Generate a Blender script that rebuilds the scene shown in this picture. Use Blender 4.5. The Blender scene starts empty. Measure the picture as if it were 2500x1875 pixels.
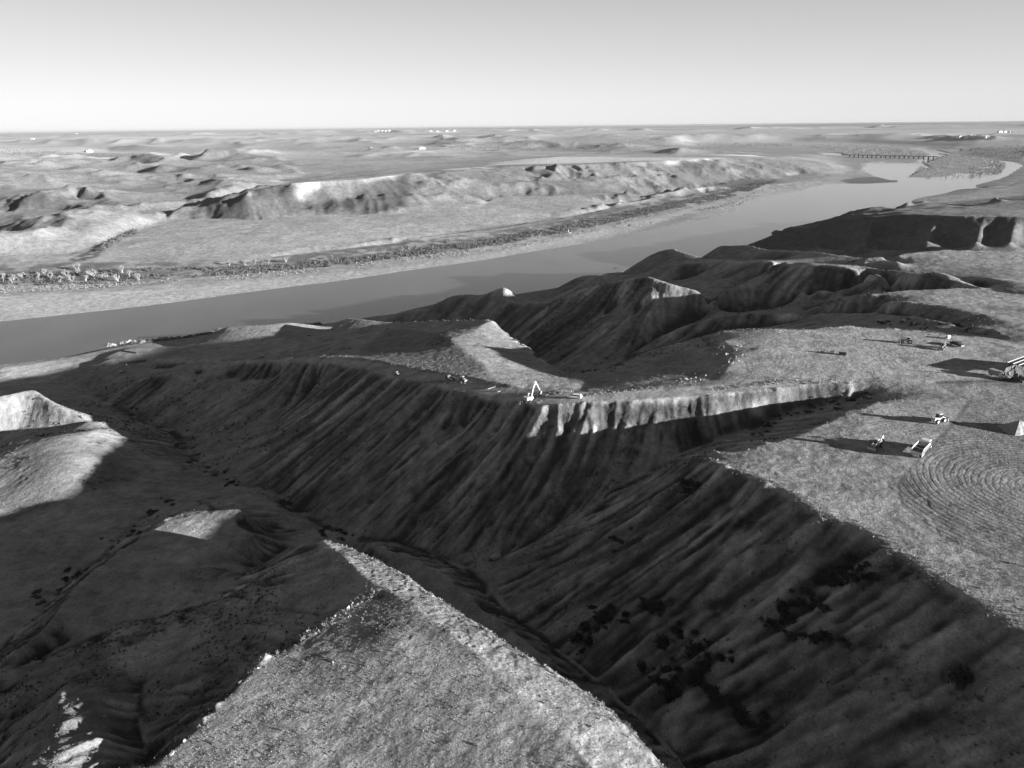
import bpy, bmesh, math, random, os, time
import numpy as np
from mathutils import Vector, Matrix
T_START = time.time()
DRAFT = float(os.environ.get('DRAFT', '1'))
rng = np.random.default_rng(7)
random.seed(7)
scene = bpy.context.scene
col = scene.collection

# ------------------------------------------------------------------ camera
F_PX = 1690.0; CAM_H = 200.0
PITCH = math.radians(20.46); ROLL = math.radians(-0.66)
_c, _s = math.cos(ROLL), math.sin(ROLL)
_cp, _sp = math.cos(PITCH), math.sin(PITCH)
R_AX = Vector((_c, _sp * _s, _cp * _s))
U_AX = Vector((-_s, _sp * _c, _cp * _c))
F_AX = Vector((0, _cp, -_sp))
cam_data = bpy.data.cameras.new('camera')
cam_data.sensor_width = 36.0
cam_data.lens = 36.0 * F_PX / 2500.0
cam_data.clip_start = 1.0
cam_data.clip_end = 200000.0
cam = bpy.data.objects.new('camera', cam_data)
col.objects.link(cam)
m = Matrix.Identity(4)
for i in range(3):
    m[i][0] = R_AX[i]; m[i][1] = U_AX[i]; m[i][2] = -F_AX[i]
m[2][3] = CAM_H
cam.matrix_world = m
scene.camera = cam

# ------------------------------------------------------------------ light
SUN_EL = math.radians(10.5); SUN_AZ = math.radians(115.0)   # azimuth clockwise from +Y
SUN_DIR = Vector((math.sin(SUN_AZ) * math.cos(SUN_EL), math.cos(SUN_AZ) * math.cos(SUN_EL), math.sin(SUN_EL)))
sl = bpy.data.lights.new('sun', 'SUN')
sl.energy = 5.0; sl.angle = math.radians(0.5); sl.color = (1.0, 1.0, 1.0)
sun = bpy.data.objects.new('sun', sl); col.objects.link(sun)
sun.rotation_euler = (-SUN_DIR).to_track_quat('-Z', 'Y').to_euler()
world = bpy.data.worlds.new('World'); scene.world = world
world.use_nodes = True
wn = world.node_tree; wn.nodes.clear()
def wnode(t, **k):
    n = wn.nodes.new(t)
    for a, b in k.items(): setattr(n, a, b)
    return n
sky = wnode('ShaderNodeTexSky', sky_type='NISHITA', sun_disc=False)
sky.sun_elevation = SUN_EL; sky.sun_rotation = SUN_AZ
bw = wnode('ShaderNodeSeparateColor')                 # black and white film: the red record of the sky
wn.links.new(sky.outputs[0], bw.inputs[0])
bg = wnode('ShaderNodeBackground'); bg.inputs['Strength'].default_value = 0.10
wo = wnode('ShaderNodeOutputWorld')
# the pale evening sky opposite the sun: direction based
tc = wnode('ShaderNodeTexCoord'); sx = wnode('ShaderNodeSeparateXYZ')
wn.links.new(tc.outputs['Generated'], sx.inputs[0])
def wmath(op, a, b=None, clamp=False):
    n = wnode('ShaderNodeMath', operation=op, use_clamp=clamp)
    for i, v in enumerate((a, b)):
        if v is None: continue
        if hasattr(v, 'is_linked') or hasattr(v, 'links'): wn.links.new(v, n.inputs[i])
        else: n.inputs[i].default_value = v
    return n.outputs[0]
hgt = wnode('ShaderNodeMapRange'); hgt.interpolation_type = 'SMOOTHSTEP'
wn.links.new(sx.outputs['Z'], hgt.inputs['Value'])
ramp = wnode('ShaderNodeValToRGB')
wn.links.new(sx.outputs['Z'], ramp.inputs[0])
cr = ramp.color_ramp
SKY_STOPS = [(0.0, 1.0), (0.03, 0.95), (0.08, 0.80), (0.15, 0.62), (0.26, 0.36), (0.5, 0.18), (1.0, 0.11)]
cr.elements[0].position = 0.0; cr.elements[1].position = 1.0
for p, v in SKY_STOPS[1:-1]: cr.elements.new(p)
for e, (p, v) in zip(cr.elements, SKY_STOPS): e.color = (v, v, v, 1)
# azimuth falloff: brighter towards the left, darker to the upper right
az = wmath('MULTIPLY', sx.outputs['X'], -0.19)
ay = wmath('MULTIPLY', wmath('SUBTRACT', sx.outputs['Y'], 1.0), 0.14)
az = wmath('ADD', wmath('ADD', az, 1.0), ay)
grad = wmath('MULTIPLY', ramp.outputs[0], az)
SKY_GAIN = 2.1
grad = wmath('MULTIPLY', grad, SKY_GAIN)
mixed = wmath('MULTIPLY', bw.outputs[0], 0.07)
mixed = wmath('ADD', mixed, grad)
wn.links.new(mixed, bg.inputs['Color'])
wn.links.new(bg.outputs[0], wo.inputs[0])
scene.view_settings.view_transform = 'Standard'
scene.view_settings.look = 'None'
scene.view_settings.exposure = 1.98
scene.view_settings.gamma = 1.0
try:
    scene.cycles.max_bounces = 4; scene.cycles.diffuse_bounces = 2; scene.cycles.glossy_bounces = 2
    scene.cycles.transparent_max_bounces = 8
    scene.cycles.volume_bounces = 0
except Exception: pass

# ------------------------------------------------------------------ photo measurements -> world
TILES = {'N': (0, 0, 1.0), 'D': (0, 0, 0.8848), 'T1': (0, 1045, 2.0), 'T2': (700, 1045, 2.0), 'T3': (1394, 1045, 2.0),
         'T4': (0, 700, 2.0), 'T5': (700, 600, 2.0), 'T6': (1394, 450, 2.0),
         'F1': (0, 300, 3.0014), 'F2': (600, 280, 3.0014), 'F3': (1200, 280, 3.0014), 'F4': (1763, 280, 3.0014)}
def ray(px, py):
    x = (px - 1250.0) / F_PX; y = -(py - 937.5) / F_PX
    xr = _c * x - _s * y; yr = _s * x + _c * y
    return xr, _cp + _sp * yr, -_sp + _cp * yr
def unproj(tile, x, y, z):
    a, b, s = TILES[tile]
    dx, dy, dz = ray(a + x / s, b + y / s)
    t = (z - CAM_H) / dz
    return dx * t, dy * t, z
def PL(tile, txt, z=None):
    """polyline measured on the photograph with a height for each point -> world points"""
    out = []
    for w in txt.split():
        v = [float(q) for q in w.split(',')]
        out.append(unproj(tile, v[0], v[1], v[2] if len(v) > 2 else z))
    return out

#TERRAIN_LINES
LINES = []   # world polylines (x, y, z)
def L(*segs):
    pts = []
    for s in segs: pts += s
    LINES.append(np.array(pts))
P = PL
def back(pts, drop, slope=0.75, flat=0):
    """the hidden far side of a crest: falls away at the given slope"""
    drop = drop if isinstance(drop, (list, tuple)) else [drop] * len(pts)
    o1 = []; o2 = []
    for (x, y, z), d in zip(pts, drop):
        r = math.hypot(x, y); k = (r + d / slope) / r; o1.append((x * k, y * k, z - d))
        if flat: k2 = (r + d / slope + flat) / r; o2.append((x * k2, y * k2, z - d - 1))
    LINES.append(np.array(o1))
    if flat: LINES.append(np.array(o2))
def fall(crest, tile, txt, slope):
    """line of sight points on a slope falling towards the viewer from a crest"""
    cx = np.array([math.atan2(p[0], p[1]) for p in crest]); cr_ = np.array([math.hypot(p[0], p[1]) for p in crest]); cz = np.array([p[2] for p in crest])
    o = np.argsort(cx); out = []
    for w in txt.split():
        v = [float(q) for q in w.split(',')]; sl_ = v[2] if len(v) > 2 else slope
        a, b, s_ = TILES[tile]; dx, dy, dz = ray(a + v[0] / s_, b + v[1] / s_)
        th = math.atan2(dx, dy); td = -dz / math.hypot(dx, dy)
        rc = np.interp(th, cx[o], cr_[o]); zc = np.interp(th, cx[o], cz[o])
        z = (zc - sl_ * rc + sl_ * 200.0 / td) / (1 + sl_ / td) if False else (zc - sl_ * rc + sl_ * 200.0 / td) / (1.0 + sl_ / td)
        r = (200.0 - z) / td
        out.append((math.sin(th) * r, math.cos(th) * r, z))
    LINES.append(np.array(out)); return out
# --- V2 main gully up from the river, V3 to lower left, V1 to the right
L(P('T4','280,470,1 330,485,2 440,500,4 560,600,9 690,660,14 820,700,19 890,760,23 940,825,26 1020,880,30 1060,940,34'))
L(P('T1','1060,250,34 850,350,40 690,440,40 560,560,43 400,690,46 250,860,50 100,1000,54 0,1100,57 -300,1350,66 -700,1650,74'))
L(P('T4','1060,940,34 1250,985,38 1400,1040,41 1500,1120,45 1600,1190,48'), P('T2','240,500,48 380,545,50 520,560,52 700,620,54 870,690,56 1000,800,58 1120,950,60 1300,1080,62 1450,1180,64 1560,1270,66 1700,1400,68 1850,1540,70 1950,1659,72 2200,2000,77 2400,2600,84'))
L(P('T4','940,825,26 1100,790,30 1220,750,33 1380,640,40 1500,545,46 1570,460,52'))
# V6 behind spur F
L(P('T2','1000,650,58 1080,575,61 1260,480,68 1500,360,76 1700,250,82 1850,170,86'), P('T6','760,1225,89 900,1180,91 1100,1100,95 1300,1060,99 1450,1030,102 1650,1030,104.5'))
# --- hill C
C_HC = P('T4','-500,640,44 -200,560,50 0,532,52 170,487,55 250,560,51 330,600,48 430,640,45 510,665,42 650,690,32 760,705,24')
L(C_HC)
L(P('T4','480,670,41 400,682,39 240,695,36 100,700,33 0,745,28 -300,860,18'))
C_DM = P('T4','-300,930,40 0,790,46 60,755,50 140,740,53 280,730,55 400,715,53 500,690,47')
L(C_DM)
fall(C_DM, 'T4', '0,880 180,840 300,830 420,830 560,810', 0.04)
fall(C_DM, 'T4', '0,1000 200,950 380,920 520,890 630,900', 0.07)
fall(C_DM, 'T4', '150,1060 350,1010 520,980 620,960', 0.11)
# --- hill B
C_HB = P('T1','1180,315,50 1290,330,49 1400,390,47 1480,440,46')
L(C_HB)
L(P('T1','1205,400,66.5 1170,385,66.5 1040,400,64.5 890,395,62 760,480,63 560,620,66 400,750,68 200,1000,69 60,1110,69 -300,1350,74'))
L(P('T1','1225,510,63.5 1350,480,50 1470,500,48'))
L(P('T1','1560,500,49.5 1450,560,52 1320,640,55 1220,710,58 1050,700,61'))
L(P('T1','760,640,65 850,700,66 1000,800,65 1120,810,66'))
L(P('T1','1060,840,67.5 820,905,66.5 550,965,66 350,1050,65.5 150,1150,64.5 0,1250,63 -300,1450,67'))
# A left spur
L(P('T1','1250,830,80 1000,900,77 760,980,74.5 500,1020,72.5 400,1060,72 300,1110,71 180,1180,70 0,1285,69 -300,1500,74'))
L(P('T1','900,1100,80 780,1180,80 680,1260,80 670,1450,84 730,1700,88')); L(P('T1','470,1270,87 490,1450,92 480,1659,96.5 470,1900,99'))
L(P('T1','420,1080,79 330,1250,88 280,1450,94 220,1700,99 180,2100,103'))
L(P('T2','500,1000,97.4 700,1250,99.2 900,1500,100.6 1000,1659,101.2')); L(P('T2','0,1500,98.5 300,1659,99.5')); L(P('T2','200,1100,96.8 300,1300,98.3'))
L(P('T1','0,1400,74 0,1700,80'))
# ridge A : crest, silhouette edge, terminator
L(P('T1','1400,600,70 1480,560,77 1560,540,83'), P('T2','165,540,83 300,650,88.5 430,760,92 600,850,94.5 760,980,97 940,1110,98.7 1080,1260,99.8 1200,1400,100.6 1400,1560,101.7 1500,1659,102.3 1900,2200,105 2200,3200,109'))
C_A = P('T2','180,541,82.5 300,580,83.5 450,650,86 590,720,88.5 660,780,90 820,880,92 920,950,93.5 1100,1070,95.5 1260,1160,97 1400,1250,97.5 1500,1310,98 1660,1440,98.5 1760,1560,98.5 1850,1659,97.5 2150,2100,99 2400,2900,104')
L(C_A)
L(P('T1','1880,800,92 1700,880,93.3 1500,1020,95 1300,1130,96 1180,1230,96.5 1050,1380,97 900,1520,97.3 740,1659,97.5 400,2100,99'))
L(P('T2','400,560,66 650,650,66.5 850,790,68 1000,920,70 1300,1130,73'))
# --- spur F and the lower lot
RIMF = P('T3','600,142,99 700,165,102 830,215,103.5 1030,290,104.5 1200,420,105 1420,480,105.3 1600,610,105.5 1900,800,105.8 2211,980,106 2700,1280,107 3600,1900,108')
L(RIMF)
C_F = P('T3','600,140,99 450,190,92.5 300,270,85 200,345,78') + P('T2','1500,420,74 1350,490,70 1250,540,66 1100,600,60 1050,630,58')
L(C_F)
L(P('T6','600,1330,99 720,1308,101.5 860,1297,102.5 950,1270,103 1100,1230,103.6 1250,1160,104 1400,1105,104.4 1500,1062,104.7 1650,1048,105 1850,1050,105.3'))
L(P('T6','1900,1250,105.6 2211,1300,106.2 2700,1300,108')); L(P('T6','1500,1400,105.2 1700,1450,105.8 2000,1550,106.4 2300,1500,107'))
L(P('T3','1900,500,106.2 2300,700,107 3000,900,109')); L(P('T3','1250,2000,79 1700,2500,84 2200,3200,92'))

# --- road (far edge, near edge) and the edge of the face under it
ROADF2 = (P('T6','0,1018,97 300,1008,99 600,985,101 900,960,102.5 1200,935,104 1450,920,105 1650,895,105.5 2000,880,106.3 2300,870,107'))
L(ROADF2)
ROADN2 = P('T6','0,1062,97 300,1058,98.8 600,1038,100.8 900,1008,102.4 1100,988,103.2 1350,958,104.2 1550,932,105 1800,930,105.8 2300,960,106.8')
L(ROADN2)
L(P('T6','1500,975,104.6 1800,985,105.4 2200,1050,106.2'))
ROADF = (P('T5','1388,717,97 1250,712,95.3 1100,700,93 960,668,90.8 880,652,89.3 760,636,86.8 600,606,83 450,577,78.5 350,560,74.5 200,556,67 0,553,57') + P('T4','1290,347,51 1100,350,40 900,350,27.5 760,350,18'))
L(ROADF)
L([(x_ * (1 + 2.6 / math.hypot(x_, y_)), y_ * (1 + 2.6 / math.hypot(x_, y_)), z_ + 0.6) for x_, y_, z_ in ROADF[2:11]])
ROADN = P('T5','1388,765,97 1250,785,95.3 1150,765,93.8 1000,745,91.4 870,715,89.2 750,680,86.7 620,655,83.7 520,640,80.8 420,612,77.7 340,588,74.4 200,570,67 0,566,57.2') + P('T4','1290,358,51 1100,362,40 900,362,27.5 760,365,18')
L(ROADN)
# ribs and notches in the face below the road
RN = ROADN + ROADN2
fall(RN, 'T5', '1190,830 1170,890', 0.62); fall(RN, 'T5', '1345,830 1350,900', 1.0)
FB2 = fall(RN, 'T5', '1200,890 1260,888 1320,885', 0.85)
fall(RN, 'T5', '835,790 800,840 770,895', 0.52); fall(RN, 'T5', '920,800 870,890', 0.95)
fall(RN, 'T5', '1060,800 1030,900', 0.7)
fall(RN, 'T6', '80,1150 75,1180', 0.62)
fall(RN, 'T6', '150,1120 300,1110 450,1095 600,1080 800,1050 950,1020', 0.95)
FB1 = fall(RN, 'T6', '100,1190 250,1175 400,1160 600,1130 800,1100', 0.8)

# --- hill D bench edge, pad, shore flat
L(P('T4','480,470,6 560,432,10 640,425,13 700,450,20 790,425,30 850,420,32.5 920,412,33 970,425,30 1040,427,36.5 1120,440,36 1220,440,42 1350,450,44 1450,440,46'))
L(P('T4','500,400,9 620,400,11 760,400,16 900,385,23 1040,395,30 1250,400,39 1500,400,47'))
L(P('T4','540,330,9 640,300,9 740,310,10.5 760,345,14.5 700,385,14 560,385,12.5 500,360,10'))
L(P('T4','0,470,3.5 100,460,3 200,470,2.5 300,440,3 400,400,4 450,350,4')); L(P('T4','0,400,3 150,380,3 330,350,3 500,310,3.5 640,285,4 800,270,5'))
L(P('T4','330,490,3 400,440,14 470,410,16 530,420,14 520,450,11')); L(P('T4','0,520,14 60,490,9'))
# slope behind the road, hill H (lit crest at shore)
L(P('T4','820,290,7 960,262,11 1060,215,20 1110,195,25 1250,188,28 1420,172,30 1520,185,25 1560,195,17'))
L(P('T4','880,320,14 1100,330,26 1240,320,36 1450,280,40 1600,240,42'))
L(P('T4','1560,205,10 1600,190,9'))
# hill G
C_G = P('T4','1540,245,28 1600,225,33 1650,165,40 1700,152,43 1760,155,45 1940,172,49') + P('T5','540,372,50 700,366,57 900,362,68 970,354,73 1000,358,74 1035,376,73.5 1110,450,72 1190,500,73 1300,592,81 1380,655,90 1440,708,95.5')
L(C_G)
L(P('T4','1760,230,44 1890,205,50'),P('T5','500,405,56 600,408,62 720,425,69 790,450,75'))
L(P('T5','990,366,74.5 900,428,74.5 790,452,76 870,520,83 960,585,88.4 1010,680,92'))
L(P('T5','200,535,60 400,520,66 600,500,69.5 740,480,72.5'))
# V7 valley floor hidden behind hill G, to the river
L(P('T6','60,1002,28 -20,940,26'),P('T5','1250,610,23 1100,500,17 900,430,12 700,400,8 500,385,4 250,372,1'))
# K ridge
KR = P('T5','250,372,1 400,362,4 480,348,8 600,310,18 740,280,26 800,240,34 870,232,36 960,240,38 1060,262,40 1150,268,42 1290,272,48 1400,225,58 1550,180,72 1700,150,83 1760,140,86 1870,182,83 2060,225,80')
C_K = P('T6','720,523,80 850,480,81 950,425,86 1100,375,97 1300,388,100.5 1450,398,101.5 1700,430,103.5 1900,460,105 2000,495,106')
L(KR, C_K)
L(P('T5','960,236,38 1060,195,49 1150,252,40')); L(P('T5','1000,228,42 1060,210,48 1110,232,43'))
fall(KR, 'T5', '1660,210 1640,340', 0.55); fall(KR, 'T5', '1715,220 1712,340', 0.78); fall(KR, 'T5', '1768,200 1775,340', 0.55); fall(KR, 'T5', '1825,230 1850,330', 0.8); fall(KR, 'T5', '1590,300 1575,350', 0.75)
# V9 between R/P2 and K/P3
L(P('T6','60,1002,28 250,850,38 400,765,47 550,690,55 700,645,60 870,617,65 1050,605,70 1200,600,73 1320,590,76 1460,562,80 1600,547,88 1800,532,97 2000,512,104'))
L(P('T6','1180,455,91 1120,520,86 1090,575,77')); L(P('T6','1200,500,90 1350,490,93 1450,482,94')); L(P('T6','1150,560,81 1300,550,84 1400,548,85')); L(P('T6','1120,392,97.5 1300,402,101 1450,415,102.3 1600,432,103.2 1750,455,104.2 1900,480,105.2'))
# R spur & V8
C_R = P('T6','250,870,36 330,820,47 450,740,58 560,690,66 700,645,74 830,625,80 950,622,84 1060,618,87 1300,628,92 1490,632,97 1500,600,100')
L(C_R)
L(P('T6','60,1004,28 200,905,40 380,800,50 560,755,60 740,715,68 1000,692,76 1250,678,84 1500,672,91 1700,682,97 1900,715,101 2050,745,104 2150,775,106'))
# P1 finger far edge (silhouette) & surface
C_P1 = P('T6','70,1003,93.5 100,972,92 200,905,88 380,810,91 560,765,97 740,720,102.5 900,703,105 1000,701,105.8 1150,706,106 1370,694,106.6 1600,706,107 1870,736,107.3 2211,800,107.6 2600,860,108')
L(C_P1)
L(P('T6','80,1005,96 200,990,96 400,960,97.5 620,930,99 700,960,101'))
L(P('T6','740,760,103.5 830,820,103.6 760,900,102.5')); L(P('T6','900,800,105 1300,840,105.2 1700,850,106 2100,820,106.8'))
# P2 finger
C_P2 = P('T6','1150,618,76 1250,590,88 1380,550,101 1470,532,103.5 1600,517,105.2 1800,509,106.6 2000,507,107 2150,532,107.3 2400,560,108')
L(C_P2)
L(P('T6','1480,570,101.5 1600,575,104.5 1800,590,106.2 2000,630,106.8 2200,690,107.2 2300,740,107.4'))
L(P('T6','1500,625,98 1700,645,101.5 1900,680,104.5 2100,725,106.3'))
L(P('T6','2211,600,107.6 2600,700,108.6'))
# S, M, L, N, P3b
C_S = P('T6','-60,505,22 0,470,32 60,442,41 150,437,44 250,442,45 330,438,49 400,418,54 500,388,63 560,378,67 700,366,75 870,370,84 950,372,90 1050,372,98')
L(C_S)
L(P('T6','650,452,52 750,440,58 850,420,70')); L(P('T6','500,470,52 640,455,58'))
C_M = P('T6','230,455,10 262,435,15 320,390,31 380,350,44 440,322,54 500,308,60 560,330,58 650,362,56 750,360,63 900,358,66 1050,362,75')
L(C_M)
C_N = P('T6','640,365,30 690,325,50 730,295,57 800,296,60 870,293,64 960,314,71 1100,320,78 1200,326,84 1430,358,97 1600,372,105')
L(C_N)
L([(190,612,71),(165,642,60),(120,672,42),(70,702,24),(10,742,10),(-40,775,0)]); L([(215,698,62),(190,760,52),(165,800,40),(130,850,18),(100,905,0)]); L([(262,690,70),(252,740,60),(238,800,48),(225,860,32),(215,925,8),(200,980,-1)])
# P4
C_P4 = P('T6','1430,360,103 1550,345,105.5 1670,328,107 1800,320,108 2000,322,108.5 2211,327,109 2800,340,110')
L(C_P4)
L(P('T6','1750,420,107.5 2000,450,107.8 2211,480,108.2 2600,520,109'))
# V11 and O
L([(330,1050,4),(350,985,12),(385,905,25),(430,830,38),(480,770,46),(523,707,52),(600,640,62),(700,580,76),(900,500,95)])

C_O = P('T6','925,303,2 1000,250,26 1060,212,42 1100,195,53 1180,205,57 1260,180,64 1330,162,72 1450,152,80 1600,140,85 1750,141,88 1900,148,90 2211,152,92 2700,160,94')
L(C_O)
fall(C_O, 'T6', '1250,318 1350,322 1500,324 1700,322 1900,318 2050,320 2211,326 2500,330', 0.60)
fall(C_O, 'T6', '1400,312 1500,280 1580,255 1650,243 1720,255 1800,290', 0.45)
for xr_ in (1480, 1785, 2025, 2190):
    fall(C_O, 'T6', '%d,185 %d,220 %d,290' % (xr_ - 8, xr_ - 30, xr_ - 55), 0.32)
    fall(C_O, 'T6', '%d,190 %d,225 %d,290' % (xr_ + 45, xr_ + 40, xr_ + 10), 0.85)
    if xr_ != 1480: fall(C_O, 'T6', '%d,190 %d,270' % (xr_ - 90, xr_ - 110), 0.72)

L(P('T6','1330,150,30 1450,150,56 1500,146,64 1600,132,70 1800,137,74 2000,135,78 2211,132,80'))
L(P('T6','1500,142,26 1600,112,46 1700,96,56 1800,100,60 1900,105,62 2000,95,66 2110,78,72 2211,66,76 2500,60,80'))
L(P('T6','1560,118,6 1700,85,8 1900,78,10 2100,62,12 2211,55,14 2500,50,20'))
L(P('T6','1850,128,40 2000,122,44 2211,115,48'))
# --- river bank lines, z=0
BANK_NEAR = (P('T4','-600,420 0,372 60,367 150,358 320,335 440,310 530,290 620,270 800,250 960,235 1080,200 1300,190 1560,180 1640,170 1880,130',0) +
             P('T5','480,338 700,290 1150,228 1300,205 1450,160 1700,75 1850,20',0) + P('T6','600,400 700,345 900,270 1100,205 1330,163 1450,149 1600,118 1660,95 1640,75 1700,60 1800,45 1900,20 1960,5',0) +
             P('F4','1860,545 1820,518 1870,505 1960,480 2060,450 2120,410 2180,372 2110,345 2000,335',0))
BANK_FAR = (P('T4','-600,265 0,222 400,165 800,125 1000,100 1200,75 1500,40 1800,10',0) + P('T5','600,160 800,130 1000,110 1150,85 1300,45 1450,10',0) +
            P('T6','200,290 400,240 600,200 800,160 1000,100 1150,50 1230,20 1350,0',0) + P('F4','330,680 480,640 570,600 700,570 830,550 910,515 1100,512 1250,508 1400,470 1500,472 1700,470 1850,470 1960,450 2030,425 2080,400 2100,375 2040,350 2000,338',0))
def lift(pts, z): return [(a, b, z) for a, b, c in pts]
L(lift(BANK_NEAR, -0.8)); L(lift(BANK_FAR, -0.8))
# upper river with the bridge (F4)
UP_L = P('F4','1300,500 1200,470 1100,450 1040,400 1080,360 1200,352 1270,350 1340,355 1440,350',0)
UP_R = P('F4','1400,470 1395,440 1440,410 1520,385 1480,355 1560,325 1620,300 1690,290 1600,270 1560,255 1680,245 1500,242 1380,255 1480,268 1530,290 1500,320',0)
L(lift(UP_L[:5], 0.6)); L(lift(UP_R[1:5], 2.0))
# river bed between the banks
def mid(a, b, t, z): return [(a[i][0]*(1-t)+b[i][0]*t, a[i][1]*(1-t)+b[i][1]*t, z) for i in range(min(len(a), len(b)))]
def offset(pts, d, z):
    p = np.array([q[:2] for q in pts]); t = np.gradient(p, axis=0); t /= np.linalg.norm(t, axis=1)[:, None] + 1e-9
    n = np.stack([-t[:, 1], t[:, 0]], 1)
    q = p + n * d
    return [(a, b, z) for a, b in q]
L(offset(BANK_NEAR[:30], 8, -3)); L(offset(BANK_FAR[:26], -8, -3)); L(offset(BANK_NEAR[:30], 35, -3)); L(offset(BANK_FAR[:26], -35, -3))
# far bank: sand bar, brush belt, terrace
L(P('T4','-600,70,2.5 0,35,2.5 400,22,2.5 700,5,2.6'),P('T5','0,40,2.5 400,0,2.6'),P('N','1100,570,2.6 1400,528,3 1600,480,3 1800,440,3'))
L(P('N','-300,745,1.2 0,715,1.5 400,690,1.5 700,665,1.4 1000,632,1.2 1250,597,1.2'))
L(P('N','-300,650,6 0,640,5 300,632,5 600,625,6 900,590,7 1200,560,7 1400,530,7 1600,490,7 1800,455,6 1950,425,5'))
L(P('N','300,600,10 600,590,10 900,560,11 1200,530,11 1450,505,11 1650,475,10'))
# mesa: foot and rim
L(P('F1','1250,705,17 1500,690,18 1900,720,17'),P('F2','300,740,16 500,730,17 850,730,17 1400,720,17 1700,700,18'),P('F3','0,600,20 250,590,20 500,600,20 900,590,20 1200,570,20 1500,530,18 1800,508,16 2100,500,13'),P('F4','450,500,10 700,470,7 850,440,5 1000,400,4'))
L(P('F1','1260,690,20 1420,640,32 1600,580,45 1700,545,55 1800,535,62'),P('F2','0,565,66 200,520,74 330,512,78 500,497,80 900,470,80 1200,435,80 1500,405,80 1800,382,80 2200,374,80'),P('F3','500,374,80 900,358,79 1100,348,78 1300,338,76'),P('F4','0,312,66 200,320,60 400,340,50 600,345,38 800,355,24 900,365,14 1000,372,6'))
L(P('F2','300,505,80 650,465,79 1150,418,79 1500,397,79 1800,366,78 2200,340,78'),P('F3','500,305,72 900,295,70 1300,293,68 1700,292,62 1900,295,55')) 
L(P('F1','1280,660,22 1500,560,25 1800,500,28 1920,470,30 2050,400,34'))
L(P('F2','400,610,48 700,600,46 900,610,40 1300,560,48 1700,520,50 2100,500,48'),P('F3','300,490,46 700,480,44 1000,450,44 1400,440,40'))
L(P('F2','600,300,25 1100,330,24 1500,325,22 2100,300,20'),P('F3','200,285,14 700,275,12 1200,280,10 1900,285,8'))
# creek on the far side and ridges of the left badlands
L(P('F1','500,980,6 740,900,9 830,850,10 1000,800,12 1100,750,14 1260,690,17'))
L(P('F1','130,650,28 250,590,42 400,535,54 520,500,62 600,478,66 700,500,56 800,540,46 900,600,36'))
L(P('F1','340,640,30 450,570,45 600,510,50')); L(P('F1','470,630,26 570,570,36 620,600,30'))
L(P('F1','0,780,20 150,720,36 250,740,26')); L(P('F1','480,860,12 560,800,20 610,765,28 700,800,16'))
L(P('F1','0,850,12 300,850,11 600,880,8')); L(P('F1','0,690,16 300,690,15 700,690,16 1000,720,15'))
L(P('F1','-200,330,45 0,325,46 400,312,46 900,300,44 1300,285,42 1700,262,36 2100,250,30'))
L(P('F1','-200,280,44 0,275,45 400,272,44 900,262,42 1300,255,38'))
L(P('F1','-200,262,8 0,260,8 600,255,8 1200,240,8 1800,235,8')); L(P('F1','-200,225,8 0,222,8 600,218,8 1200,215,8 1800,212,10'))
# distant plains
L([(-9000, 5200, 40), (-5000, 6400, 40), (-1500, 7500, 60), (500, 8500, 60), (4000, 10500, 60), (9000, 9000, 60)])
L([(-60000, 15000, 90), (-12000, 14000, 85), (0, 15000, 95), (12000, 16000, 95), (40000, 20000, 95)])
L([(-60000, 30000, 120), (0, 38000, 130), (50000, 30000, 130)])
L([(-90000, 50000, 150), (0, 58000, 150), (90000, 50000, 150)])
L(P('F4','2211,500,14 1900,540,8 2211,560,16')); L([(900,1250,60),(1600,1500,70),(2500,1500,90),(4000,2000,90)])
back(C_HC[2:6], 14, 0.6); back(C_A, 24, 1.15); back(C_HB[1:], 6, .6)
back(C_G[1:5], 14, 0.6); back(C_G[6:12], 30, 0.8); back(C_G[12:], [26, 24, 14][:len(C_G[12:])], 0.9)
back(C_K, [16, 14, 12, 6, 5, 5, 5, 5, 4][:len(C_K)], 0.8); back(KR[8:], 22, 0.7); back(KR[4:8], 8, 0.6)
back(C_R[5:12], [10, 12, 12, 10, 8, 6, 3][:len(C_R[5:12])], 0.8); back(C_P1[2:12], [16, 16, 20, 18, 16, 16, 14, 12, 8, 3], 0.85)
back(C_P2[1:8], [5, 10, 10, 8, 6, 5, 3], 0.7); back(C_S[1:-2], 14, 0.7); back(C_M[2:], [18,20,20,20,16,12,10,8,8], 0.75); back(C_N[1:], [20, 24, 26, 24, 16, 14, 12, 10, 6][:len(C_N[1:])], 0.75)
back(C_P4[1:], [10, 20, 24, 26, 26, 20], 0.75); back(C_O[3:], 12, 0.7)
L([(150, -400, 112), (400, -100, 110), (600, 200, 109), (900, 500, 110), (1500, 700, 112), (4000, 1000, 110)])
L([(-300, 30, 90), (-200, -20, 95), (-60, -40, 108), (0, 20, 108), (40, 35, 106)])

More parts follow.
